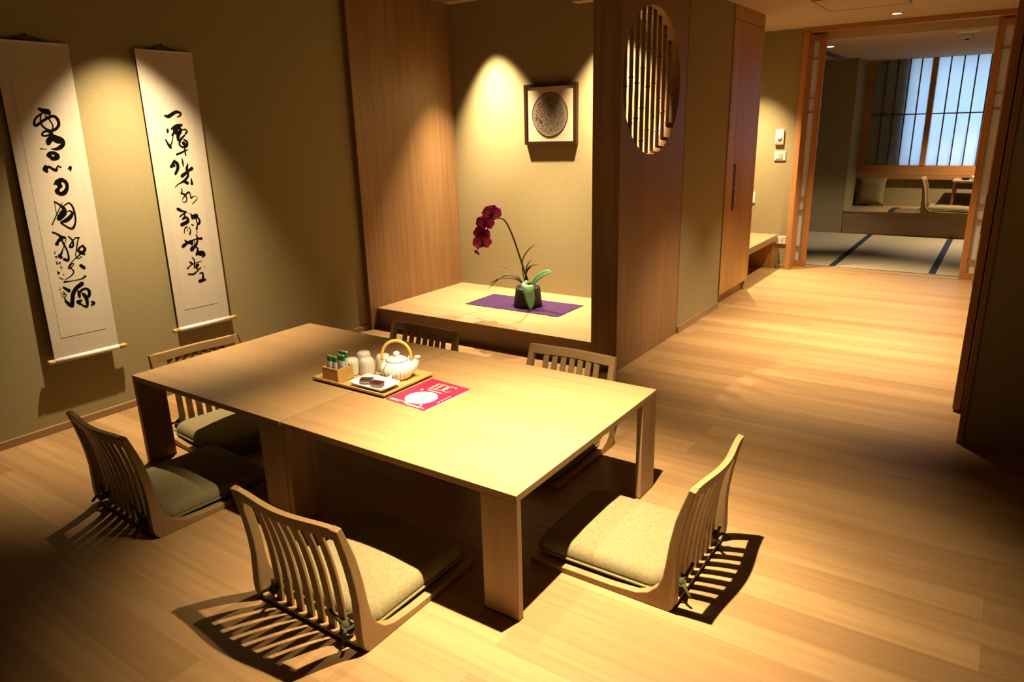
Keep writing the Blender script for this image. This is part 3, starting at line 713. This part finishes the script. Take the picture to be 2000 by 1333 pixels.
MB().tube([(cx + R * math.cos(2 * PI * k / 48), 3.0085, cz + R * math.sin(2 * PI * k / 48)) for k in range(48)], .003, 6, False, True).build('rim', 'darkframe', t, off=o)
mb = MB(); to3 = lambda x, z: (x, 3.0062, z)
rnd = random.Random(5)
for col in range(13):
    xx = cx + (col - 6) * .0185
    for row in range(15):
        zz = cz + (7 - row) * .0168
        if (xx - cx) ** 2 + (zz - cz) ** 2 > (R * .84) ** 2: continue
        big = 1.7 if (col, row) in ((6, 1), (1, 8), (2, 9)) else 1.
        for q in range(3):
            ax, az = rnd.uniform(-.006, .006) * big, rnd.uniform(-.006, .006) * big
            bx, bz = ax + rnd.uniform(-.007, .007) * big, az - rnd.uniform(.002, .010) * big
            brush(mb, [(xx + ax, zz + az, .0012), (xx + (ax + bx) / 2 + rnd.uniform(-.002, .002), zz + (az + bz) / 2, .0028 * big), (xx + bx, zz + bz, .001)], to3, 3, nrm=Vector((0, -1, 0)))
mb.build('calligraphy', 'ink', d, off=o); LAY[0] = 0.

# ------------------------------------------------------------------ bamboo poles in the round opening
ORD = ['first', 'second', 'third', 'fourth', 'fifth', 'sixth', 'seventh', 'eighth', 'ninth']
rnd = random.Random(11)
for i in range(9):
    y = 2.178 + .0725 * i; hc = math.sqrt(max(.383 ** 2 - (y - 2.45) ** 2, .001)); r = .0112
    za, zb = 1.552 - hc + .004, 1.552 + hc - .004
    t = thing('bamboo_pole', ORD[i] + ' dark bamboo pole in the round opening, counted from the alcove side edge', 'bamboo pole', (-.752, y, za), 0, 'bamboo poles in the round opening'); o = t.location
    lean = rnd.uniform(-.006, .006)
    pole = MB()
    zs = [za + (zb - za) * k / 24 for k in range(25)]
    pole.tube([(-.752, y + lean * (z - za) / (zb - za) - lean / 2, z) for z in zs], [r * (1 + .04 * math.sin(k * 1.3 + i)) for k in range(25)], 12).build('cane', 'bamboo', t, off=o)
    z = za + .05 + .16 * ((i * .37) % 1)
    while z < zb - .01:
        yy = y + lean * (z - za) / (zb - za) - lean / 2
        MB().tube([(-.752, yy, z - .005), (-.752, yy, z - .0015), (-.752, yy, z + .0015), (-.752, yy, z + .005)], [r, r * 1.28, r * 1.28, r], 12).build('node_ring', 'bamboo_node', t, off=o)
        z += .2 + .03 * math.sin(i * 2.1 + z * 9)

# ------------------------------------------------------------------ alcove: mat and potted orchid
def purple():
    mb = MB(); rows = []; n = 40; rnd = random.Random(3)
    for i in range(n + 1):
        v = i / n; yy = 2.452 + (2.80 - 2.452) * v; row = []
        for k in range(n + 1):
            u = k / n; xl, xr = -2.085, -1.328
            fr = .004 * rnd.uniform(-1, 1) if i in (0, n) or k in (0, n) else 0
            row.append((xl + (xr - xl) * u + (fr if k in (0, n) else 0), yy + (fr if i in (0, n) else 0), .1474 + .0005 * math.sin(u * 9) * math.sin(v * 7)))
        rows.append(row)
    return mb.grid(rows, True)
tag(purple().build('table_mat', 'purple', None, thick=.0022), 'dark purple woven mat lying on the alcove platform', 'mat')
PX, PY, PZ = -1.66, 2.61, .149
t = thing('potted_orchid', 'magenta orchid arching from a dark clay pot on the purple mat', 'potted plant', (PX, PY, PZ)); o = t.location
pr = [(0, 0), (.094, 0), (.098, .006), (.094, .05), (.087, .10), (.083, .128), (.079, .136), (.072, .133), (.070, .11), (0, .105)]
mb = MB(); nn = 40; rows = []
for (r, z) in pr: rows.append([(r * (1 + .03 * math.sin(3 * a + 1) + .02 * math.sin(7 * a + z * 30)) * math.cos(a), r * (1 + .03 * math.sin(3 * a + 1)) * math.sin(a), z + (.006 * math.sin(2 * a + .6) if r > .06 and z > .1 else 0)) for a in (2 * PI * k / nn for k in range(nn))])
mb.grid(rows, True, True).build('pot', 'pot', t)
STEM = [(-1.640, 2.612, .25), (-1.649, 2.61, .30), (-1.676, 2.585, .419), (-1.689, 2.54, .544), (-1.694, 2.48, .665), (-1.697, 2.42, .748), (-1.703, 2.37, .775), (-1.724, 2.33, .771), (-1.756, 2.31, .726), (-1.784, 2.305, .663), (-1.824, 2.305, .607), (-1.855, 2.305, .571)]
q = crom(STEM, 5); st = MB().tube(q, [.0072 - .0045 * i / len(q) for i in range(len(q))], 8)
st.tube([(-1.63, 2.62, .24), (-1.652, 2.60, .34), (-1.672, 2.588, .42)], .0022, 6).build('stem', 'stem', t, off=o)
def petal(cx, dirv, nrm, L, Wd, curl=.25):
    d = Vector(dirv).normalized(); nv = Vector(nrm).normalized(); s = d.cross(nv).normalized(); rows = []
    for i in range(7):
        u = i / 6; w = Wd * .5 * max(.02, 1 - abs(2 * u - 1.12) ** 2.3 / 1.12 ** 2.3 * (1 if u < .56 else 1.18)) ** .5
        row = []
        for k in range(5):
            e = -1 + k / 2
            row.append(Vector(cx) + d * L * u + s * w * e + nv * (curl * L * (-.35 * u * u + .0) + .12 * w * (1 - e * e) + .006 * math.sin(e * 5 + u * 4)))
        rows.append(row)
    return rows
def flower(c, face, roll, size):
    nv = Vector(face).normalized(); up = Vector((0, 0, 1)); up = (up - nv * up.dot(nv)).normalized(); rt = up.cross(nv)
    rot = lambda a: up * math.cos(a + roll) + rt * math.sin(a + roll)
    root = MB()
    for a in (0, 2.2, -2.2): root.grid(petal(c, rot(a), nv, size * .5, size * .46), True)         # sepals
    for a in (1.25, -1.25): root.grid(petal(Vector(c) + nv * .004, rot(a), nv, size * .54, size * .72, .1), True)   # broad side petals
    fl = root.build('flower', 'petal', t, off=o, thick=.0012)
    lp = MB().grid(petal(Vector(c) + nv * .008, rot(PI) * .8 + nv * .6, nv, size * .26, size * .2, .5), True)
    lp.ball(Vector(c) + nv * .012, size * .06, 8); lp.build('lip', 'lip', fl, off=o, thick=.001)
cam_dir = (.62, -.78, .05)
flower((-1.712, 2.29, .818), (.5, -.55, -.35), .15, .112)
flower((-1.766, 2.29, .752), (.45, -.8, -.25), -.1, .108)
flower((-1.797, 2.29, .680), (.55, -.8, -.1), .25, .100)
flower((-1.785, 2.275, .628), (.65, -.75, -.35), -.2, .112)
b_ = MB().ball((-1.857, 2.30, .560), .011, 10, (1, 1, 1.5)).ball((-1.838, 2.30, .548), .008, 10, (1, 1, 1.6)).tube([(-1.85, 2.305, .585), (-1.842, 2.30, .556)], .0015, 6)
b_.build('bud', 'lip', t, off=o)
for a, b in (((-1.724, 2.33, .771), (-1.725, 2.31, .80)), ((-1.756, 2.31, .726), (-1.763, 2.30, .745)), ((-1.784, 2.305, .663), (-1.795, 2.30, .675))): MB().tube([a, b], .0016, 6).build('flower_stalk', 'stem', t, off=o)
def blade(pts, w, name, m, fold=.0, face=(.55, -.72, .42)):
    q = crom(pts, 6); n = len(q); rows = []
    for i, p in enumerate(q):
        tt = (q[min(i + 1, n - 1)] - q[max(i - 1, 0)]).normalized(); s = tt.cross(Vector(face)).normalized(); u = i / (n - 1)
        ww = w * .5 * (min(1, .3 + u * 2.4) * (1 - u ** 3.5) ** .6 if u < 1 else 0) + .0003
        nn_ = s.cross(tt)
        rows.append([p + s * ww * e + nn_ * (fold * ww * abs(e)) for e in (-1, -.5, 0, .5, 1)])
    MB().grid(rows, True).build(name, m, t, off=o, thick=.0012)
blade([(-1.640, 2.60, .262), (-1.605, 2.59, .315), (-1.545, 2.575, .368), (-1.485, 2.56, .402), (-1.434, 2.55, .414)], .066, 'leaf', 'leaf', .12, (-.1, -.75, .66))
blade([(-1.632, 2.58, .285), (-1.612, 2.535, .315), (-1.592, 2.512, .285), (-1.572, 2.500, .225), (-1.555, 2.488, .160)], .085, 'leaf', 'leaf', .12)
for pts in ([(-1.672, 2.60, .27), (-1.70, 2.58, .33), (-1.76, 2.545, .365), (-1.83, 2.52, .34), (-1.925, 2.50, .255)],
            [(-1.675, 2.60, .27), (-1.72, 2.59, .35), (-1.78, 2.60, .392), (-1.883, 2.60, .412)],
            [(-1.672, 2.60, .27), (-1.72, 2.57, .335), (-1.79, 2.48, .352), (-1.875, 2.46, .312)],
            [(-1.668, 2.61, .27), (-1.70, 2.62, .36), (-1.705, 2.62, .46), (-1.67, 2.64, .53), (-1.616, 2.65, .575)],
            [(-1.664, 2.61, .27), (-1.675, 2.61, .36), (-1.655, 2.60, .43), (-1.619, 2.60, .475)],
            [(-1.660, 2.61, .27), (-1.668, 2.60, .37), (-1.63, 2.60, .43), (-1.565, 2.60, .447)],
            [(-1.660, 2.61, .27), (-1.672, 2.60, .34), (-1.645, 2.59, .40), (-1.60, 2.58, .435)]):
    blade(pts, .0085, 'grass_blade', 'grass')

# ------------------------------------------------------------------ tea tray and what stands on it
TX0, TX1, TY0, TY1 = -1.193, -.806, .338, .617
t = thing('serving_tray', 'shallow bamboo serving tray across the joint of the tables', 'tray', ((TX0 + TX1) / 2, (TY0 + TY1) / 2, HT)); o = t.location
MB().box(TX0 + .012, TX1 - .012, TY0 + .012, TY1 - .012, HT + .0005, HT + .008).build('base', 'tray', t, .001, off=o)
rm = MB()
outer = [(TX0, TY0), (TX1, TY0), (TX1, TY1), (TX0, TY1)]
def inset(d): return [(TX0 + d, TY0 + d), (TX1 - d, TY0 + d), (TX1 - d, TY1 - d), (TX0 + d, TY1 - d)]
rows = [[(*p, HT + z) for p in inset(d)] for d, z in ((.012, .0005), (0., .010), (0., .017), (.006, .017), (.016, .0085), (.012, .0005))]
rm.grid(rows, False, True).build('rim', 'tray', t, .001, off=o)
TZ = HT + .0082
t = thing('sachet_box', 'small square wooden box holding green tea sachets on the tray', 'box', (-1.093, .385, TZ)); o = t.location
bx = MB(); X0, X1, Y0, Y1, H = -1.137, -1.050, .345, .425, .058
bx.box(X0, X1, Y0, Y1, TZ, TZ + .005).box(X0, X1, Y0, Y0 + .006, TZ + .005, TZ + H).box(X0, X1, Y1 - .006, Y1, TZ + .005, TZ + H).box(X0, X0 + .006, Y0 + .006, Y1 - .006, TZ + .005, TZ + H).box(X1 - .006, X1, Y0 + .006, Y1 - .006, TZ + .005, TZ + H)
bx.build('box_body', 'box', t, .0008, off=o)
for i, (x, y, rz, tilt, hz, lab) in enumerate(((-1.115, .364, .05, -.10, .096, 'green and white tea sachet at the front left corner of the box'), (-1.088, .365, .02, -.10, .095, 'green and white tea sachet in front, beside the darker gap'), (-1.075, .386, .03, -.12, .098, 'green and white tea sachet in the middle of the box'), (-1.083, .405, -.02, -.10, .108, 'tallest green tea sachet at the back of the box'))):
    w = (.0265, .0265, .040, .052)[i]
    s_ = MB(); rows = []
    for k in range(9):
        v = k / 8; b = .0035 * math.sin(PI * min(1, v * 1.06)) + .0004
        rows.append([(-w / 2, 0, v * hz), (-w / 4, -b, v * hz), (0, -b * 1.25, v * hz), (w / 4, -b, v * hz), (w / 2, 0, v * hz), (w / 4, b, v * hz), (0, b * 1.25, v * hz), (-w / 4, b, v * hz)])
    s_.grid(rows, True, True); s_.add(rows[0], [tuple(range(8))]); s_.add(rows[-1], [tuple(range(8))])
    s = tag(s_.build('tea_sachet', 'sachet'), lab, 'tea sachet', 'tea sachets in the wooden box'); s.location = (x, y, TZ + .0065); s.rotation_euler = (tilt * .5, 0, rz)
CUP = [(0, .0665), (.016, .067), (.0215, .0655), (.0258, .061), (.0283, .052), (.0300, .032), (.0312, .008), (.0312, 0), (.0290, 0), (.0280, .02), (.0262, .05), (.018, .061), (0, .062)]
for x, y, lab in ((-1.044, .494, 'upturned striped teacup nearest the white plate'), (-1.096, .460, 'upturned striped teacup half hidden behind the sachet box'), (-1.118, .549, 'upturned striped teacup standing farthest from the white plate'), (-1.022, .562, 'upturned striped teacup tucked behind the teapot handle')):
    c = tag(MB().lathe(CUP, 44).build('teacup', 'cup'), lab, 'teacup', 'upturned teacups on the tray'); c.location = (x, y, TZ); c.rotation_euler = (0, 0, x * 40)
# teapot
az = math.radians(32)
t = thing('teapot', 'round white striped teapot with a yellow rattan handle on the tray', 'teapot', (-.909, .524, TZ), az)
BODY = [(0, .002), (.042, .0), (.050, .004), (.0615, .018), (.0675, .036), (.0665, .050), (.060, .062), (.049, .070), (.043, .073), (.042, .071), (0, .069)]
MB().lathe(BODY, 64).build('body', 'potglaze', t)
ld = MB().lathe([(.0425, .072), (.043, .0745), (.036, .081), (.021, .087), (0, .089)], 48).build('lid', 'potglaze', t)
MB().lathe([(.007, .086), (.0085, .089), (.0125, .095), (.0125, .101), (.008, .106), (0, .107)], 24).build('lid_knob', 'white', ld)
MB().tube([(.0438 * math.cos(a * PI / 24), .0438 * math.sin(a * PI / 24), .0732) for a in range(48)], .0013, 6, False, True).build('lid_line', 'lidline', ld)
MB().tube([((r + .0004) * math.cos(-2.25), (r + .0004) * math.sin(-2.25), z) for r, z in ((.052, .006), (.0615, .018), (.0675, .036), (.0665, .050), (.060, .062), (.049, .070), (.0435, .0735))], [.0006, .0012, .0015, .0014, .0014, .0018, .0022], 6).build('brush_line', 'lidline', t)
MB().tube(crom([(.050, 0, .038), (.064, 0, .050), (.073, 0, .064), (.078, 0, .078), (.081, 0, .084)], 5), [.023 - .014 * min(1, k / 15) for k in range(21)], 18).lathe([(.006, 0), (.0125, .002), (.0115, .005), (.006, .003)], 16, (.0815, 0, .081)).build('spout', 'white', t)
for s in (-1, 1): MB().tube([(s * .052 + .006 * math.cos(a), .004, .077 + .011 * math.sin(a)) for a in (2 * PI * k / 14 for k in range(14))], .0042, 8, False, True).tube([(s * .050, .003, .062), (s * .052, .003, .070)], .005, 8).build('lug', 'white', t)
arc = [(.057 * math.cos(a) * (1 + .03 * math.sin(a)), 0, .080 + .070 * math.sin(a) ** .95) for a in (PI * k / 28 for k in range(29))]
MB().tube([(.0575, 0, .074)] + arc + [(-.0575, 0, .074)], [.0058] + [.0052 + .0008 * math.sin(PI * k / 28) for k in range(29)] + [.0058], 12).build('handle', 'handle', t)['label'] = 'yellow rattan hoop handle'
# plate, napkin, sweets
t = thing('square_plate', 'white square plate with upturned corners at the front of the tray', 'plate', (-.909, .398, TZ)); o = t.location
rows = []
for i in range(17):
    v = -1 + 2 * i / 16; row = []
    for k in range(17):
        u = -1 + 2 * k / 16; m = max(abs(u), abs(v)); cr = (abs(u) * abs(v)) ** 3
        e = 1 - .085 * (abs(u) * abs(v)) ** 5
        row.append((u * .089 * e, v * .054 * e, .006 + .016 * max(0, (m - .66) / .34) ** 1.4 + .002 * cr))
    rows.append(row)
pl = MB().grid(rows, True).build('dish', 'white', t, thick=.004)
MB().box(-.06, .06, -.034, .034, .0003, .0045).build('foot', 'white', t, .002)
t = thing('paper_napkin', 'white printed paper napkin lying across the plate behind the sweets', 'napkin', (-.905, .425, TZ + .012)); o = t.location
rows = []
for i in range(9):
    v = i / 8; rows.append([(-.962 + .098 * k / 10, .402 + .044 * v + .006 * k / 10, TZ + .0105 + .013 * max(0, v - .35) ** 1.2 * 2 + (.022 * max(0, k / 10 - .72) * max(0, v - .5) * 6) + .0012 * math.sin(k * .9)) for k in range(11)])
nk = MB().grid(rows, True).build('sheet', 'napkin', t, off=o, thick=.0006)
mb = MB(); rnd = random.Random(9)
def nap3(x, y):
    u = (x + .962) / .098 * 10; v = (y - .402 - .006 * u / 10) / .044
    z = TZ + .0105 + .013 * max(0, v - .35) ** 1.2 * 2 + .022 * max(0, u / 10 - .72) * max(0, v - .5) * 6 + .0012 * math.sin(u * .9); return (x, y - .0003, z + .0012)
for k in range(11):
    x = -.952 + .0068 * k; y = .430 + rnd.uniform(-.003, .003)
    brush(mb, [(x, y + .008, .0008), (x + rnd.uniform(-.003, .004), y + .002, .0018), (x + rnd.uniform(-.001, .003), y - .008, .0008)], nap3, 3)
mb.build('printed_script', 'ink', nk, off=o)
for x, y, rz, lab in ((-.948, .394, .5, 'maroon wrapped sweet lying skewed on the plate beside the napkin edge'), (-.887, .388, .1, 'maroon wrapped sweet with the silver end, nearer the red magazine')):
    t = thing('wrapped_sweet', lab, 'sweet', (x, y, TZ + .0135), rz, 'wrapped sweets on the white plate')
    MB().box(-.024, .024, -.0155, .0155, .001, .0155).build('wrapper', 'choc', t, .002)
    MB().box(-.0242, .0242, -.0161, -.0154, .001, .0060).build('foil_edge', 'silver', t, .0003)['label'] = 'silver foil edge'

# ------------------------------------------------------------------ red magazine
t = thing('magazine', 'red magazine with gold lettering lying flat beside the tea tray', 'magazine', (-.69, .453, HT)); o = t.location
MQ = [(-.797, .338), (-.597, .323), (-.587, .570), (-.788, .588)]
MB().hexa([(*MQ[0], HT + .0005), (*MQ[1], HT + .0005), (*MQ[3], HT + .0005), (*MQ[2], HT + .0005), (*MQ[0], HT + .0042), (*MQ[1], HT + .0042), (*MQ[3], HT + .0042), (*MQ[2], HT + .0042)]).build('pages', 'printw', t, off=o)
cv = MB().hexa([(*MQ[0], HT + .0042), (*MQ[1], HT + .0042), (*MQ[3], HT + .0042), (*MQ[2], HT + .0042), (*MQ[0], HT + .0048), (*MQ[1], HT + .0048), (*MQ[3], HT + .0048), (*MQ[2], HT + .0048)]).build('cover', 'red', t, off=o)
ZC_ = HT + .0052
l3 = lambda x, y: (x, y, ZC_)
mb = MB()
for st in ([(-.724, .553, .008), (-.724, .499, .008)], [(-.731, .5535, .002), (-.717, .5535, .003)], [(-.731, .498, .003), (-.699, .498, .0035)], [(-.699, .498, .002), (-.697, .508, .002)],
           [(-.703, .553, .008), (-.703, .499, .008)], [(-.710, .5535, .002), (-.690, .5535, .002)], [(-.710, .498, .002), (-.690, .498, .002)],
           [(-.692, .5535, .002), (-.674, .546, .006), (-.667, .526, .010), (-.674, .505, .006), (-.692, .498, .002)],
           [(-.634, .541, .002), (-.640, .550, .003), (-.652, .5535, .003), (-.668, .545, .006), (-.674, .526, .010), (-.668, .507, .006), (-.652, .498, .003), (-.640, .501, .003), (-.634, .509, .002)],
           [(-.634, .538, .0015), (-.634, .552, .0015)]): brush(mb, st, l3, 6)
mb.build('gold_title', 'gold', cv, off=o)
mb = MB(); mcx, mcy, mr = -.688, .409, .060
mb.add([(mcx + mr * math.cos(2 * PI * k / 48), mcy + mr * math.sin(2 * PI * k / 48), ZC_) for k in range(48)], [tuple(range(48))])
rnd = random.Random(4)
def dashes(x0, x1, y, w, step=.006, sl=-.06):
    x = x0
    while x < x1:
        brush(mb, [(x, y + (x - x0) * sl, w), (min(x1, x + step * .75), y + (x - x0) * sl, w)], l3, 2); x += step
dashes(-.722, -.652, .483, .0045); dashes(-.782, -.715, .352, .004); dashes(-.782, -.735, .344, .003); dashes(-.705, -.61, .339, .004); dashes(-.69, -.63, .333, .003)
for yy in (.40, .42, .44, .46): brush(mb, [(-.605, yy, .0025), (-.604, yy + .012, .0025)], l3, 2)
for qx, qy, qr in ((-.742, .474, .0065), (-.64, .352, .006), (-.706, .347, .008)): mb.add([(qx + qr * math.cos(PI * k / 8), qy + qr * math.sin(PI * k / 8), ZC_) for k in range(16)], [tuple(range(16))])
mb.build('white_print', 'printw', cv, off=o)
mb = MB(); z2 = ZC_ + .0003; l4 = lambda x, y: (x, y, z2)
for k in range(26):
    a = 2 * PI * k / 26; r = mr * .80
    if k % 4 != 3: brush(mb, [(mcx + r * math.cos(a), mcy + r * math.sin(a), .0022), (mcx + r * math.cos(a + .16), mcy + r * math.sin(a + .16), .0022)], l4, 2)
mb.build('disc_text', 'greyp', cv, off=o)
mb = MB()
for k in range(6):
    a = 2 * PI * k / 6 + .3; brush(mb, [(mcx + .026 * math.cos(a), mcy + .026 * math.sin(a), .006), (mcx + .032 * math.cos(a + .2), mcy + .032 * math.sin(a + .2), .007)], l4, 2)
brush(mb, [(mcx - .006, mcy - .006, .008), (mcx + .006, mcy + .008, .008)], l4, 3); brush(mb, [(mcx + .008, mcy - .008, .006), (mcx - .008, mcy + .006, .006)], l4, 3)
mb.build('disc_flower', 'pink', cv, off=o)

# ------------------------------------------------------------------ tatami room furnishings
def pillow():
    mb = MB(); rows = []; n = 14
    for side in (1, -1):
        rows = []
        for i in range(n + 1):
            v = -1 + 2 * i / n; row = []
            for k in range(n + 1):
                u = -1 + 2 * k / n
                pin = .9 + .1 * (abs(u) * abs(v)) ** 2 + .0
                d = .055 * ((1 - u ** 4) * (1 - v ** 4)) ** .6 * side
                row.append((u * .165 * (1 - .07 * (1 - v * v) * abs(u) ** 3), d, .175 + v * .175 * (1 - .07 * (1 - u * u) * abs(v) ** 3)))
            rows.append(row)
        mb.grid(rows, True)
    return mb
p = tag(pillow().build('throw_pillow', 'cushion'), 'square olive pillow leaning in the corner of the window bench', 'pillow')
p.location = (-.432, 8.60, .286); p.rotation_euler = (math.radians(-10), 0, math.radians(-6))
t = thing('small_desk', 'pale low desk on the window bench, cut off by the doorway', 'desk', (.85, 8.42, .282)); o = t.location
MB().box(.455, 1.3, 8.14, 8.64, .618, .642).build('tabletop', 'panel_x', t, .002, off=o)
for x in (.465, 1.265):
    for y in (8.15, 8.60): MB().box(x, x + .022, y, y + .022, .2825, .618).build('leg', 'trim', t, .002, off=o)
t = tag(MB().lathe([(0, .004), (.03, .004), (.04, .012), (.052, .022), (.050, .024), (.036, .014), (0, .010)], 24).build('small_dish', 'black'), 'black shallow dish on the far desk', 'dish'); t.location = (.575, 8.30, .642)
t = tag(MB().lathe([(0, .002), (.022, .002), (.028, .02), (.032, .045), (.030, .045), (.025, .02), (0, .008)], 24).build('small_cup', 'white'), 'little white cup beside the black dish on the far desk', 'cup'); t.location = (.655, 8.30, .642)

# ------------------------------------------------------------------ light
WARM = (1., .765, .455)
def spot(name, loc, tgt, energy, size, blend=.9, r=.02, col=WARM):
    l = bpy.data.lights.new(name, 'SPOT'); l.energy = energy; l.color = col; l.spot_size = math.radians(size); l.spot_blend = blend; l.shadow_soft_size = r
    o = bpy.data.objects.new(name, l); C.objects.link(o); o.location = loc
    o.rotation_euler = (Vector(tgt) - Vector(loc)).to_track_quat('-Z', 'Y').to_euler(); return o
for L in LIGHTS: spot(*L)
w = bpy.data.worlds.new('sky'); bpy.context.scene.world = w; w.use_nodes = True
bg = w.node_tree.nodes['Background']; bg.inputs['Color'].default_value = (.55, .74, 1., 1); bg.inputs['Strength'].default_value = SKY

# ------------------------------------------------------------------ camera
cam = bpy.data.cameras.new('camera'); co = bpy.data.objects.new('camera', cam); C.objects.link(co)
yaw, pit, rol = .60423, .29159, -.02567
cy, sy, cp, sp, cr, sr = math.cos(yaw), math.sin(yaw), math.cos(pit), math.sin(pit), math.cos(rol), math.sin(rol)
fwd = Vector((-sy * cp, cy * cp, -sp)); rgt = Vector((cy, sy, 0)); up = rgt.cross(fwd)
r2 = rgt * cr + up * sr; u2 = up * cr - rgt * sr
co.matrix_world = Matrix(((r2.x, u2.x, -fwd.x, .95193), (r2.y, u2.y, -fwd.y, -1.37927), (r2.z, u2.z, -fwd.z, 1.32707), (0, 0, 0, 1)))
cam.sensor_width = 36.; cam.sensor_fit = 'HORIZONTAL'; cam.lens = 36 * 1383.52 / 2000; cam.clip_start = .02
sc = bpy.context.scene; sc.camera = co
sc.view_settings.view_transform = 'Standard'; sc.view_settings.look = 'None'; sc.view_settings.exposure = EXPO; sc.view_settings.gamma = 1.; sc.view_settings.use_curve_mapping = False
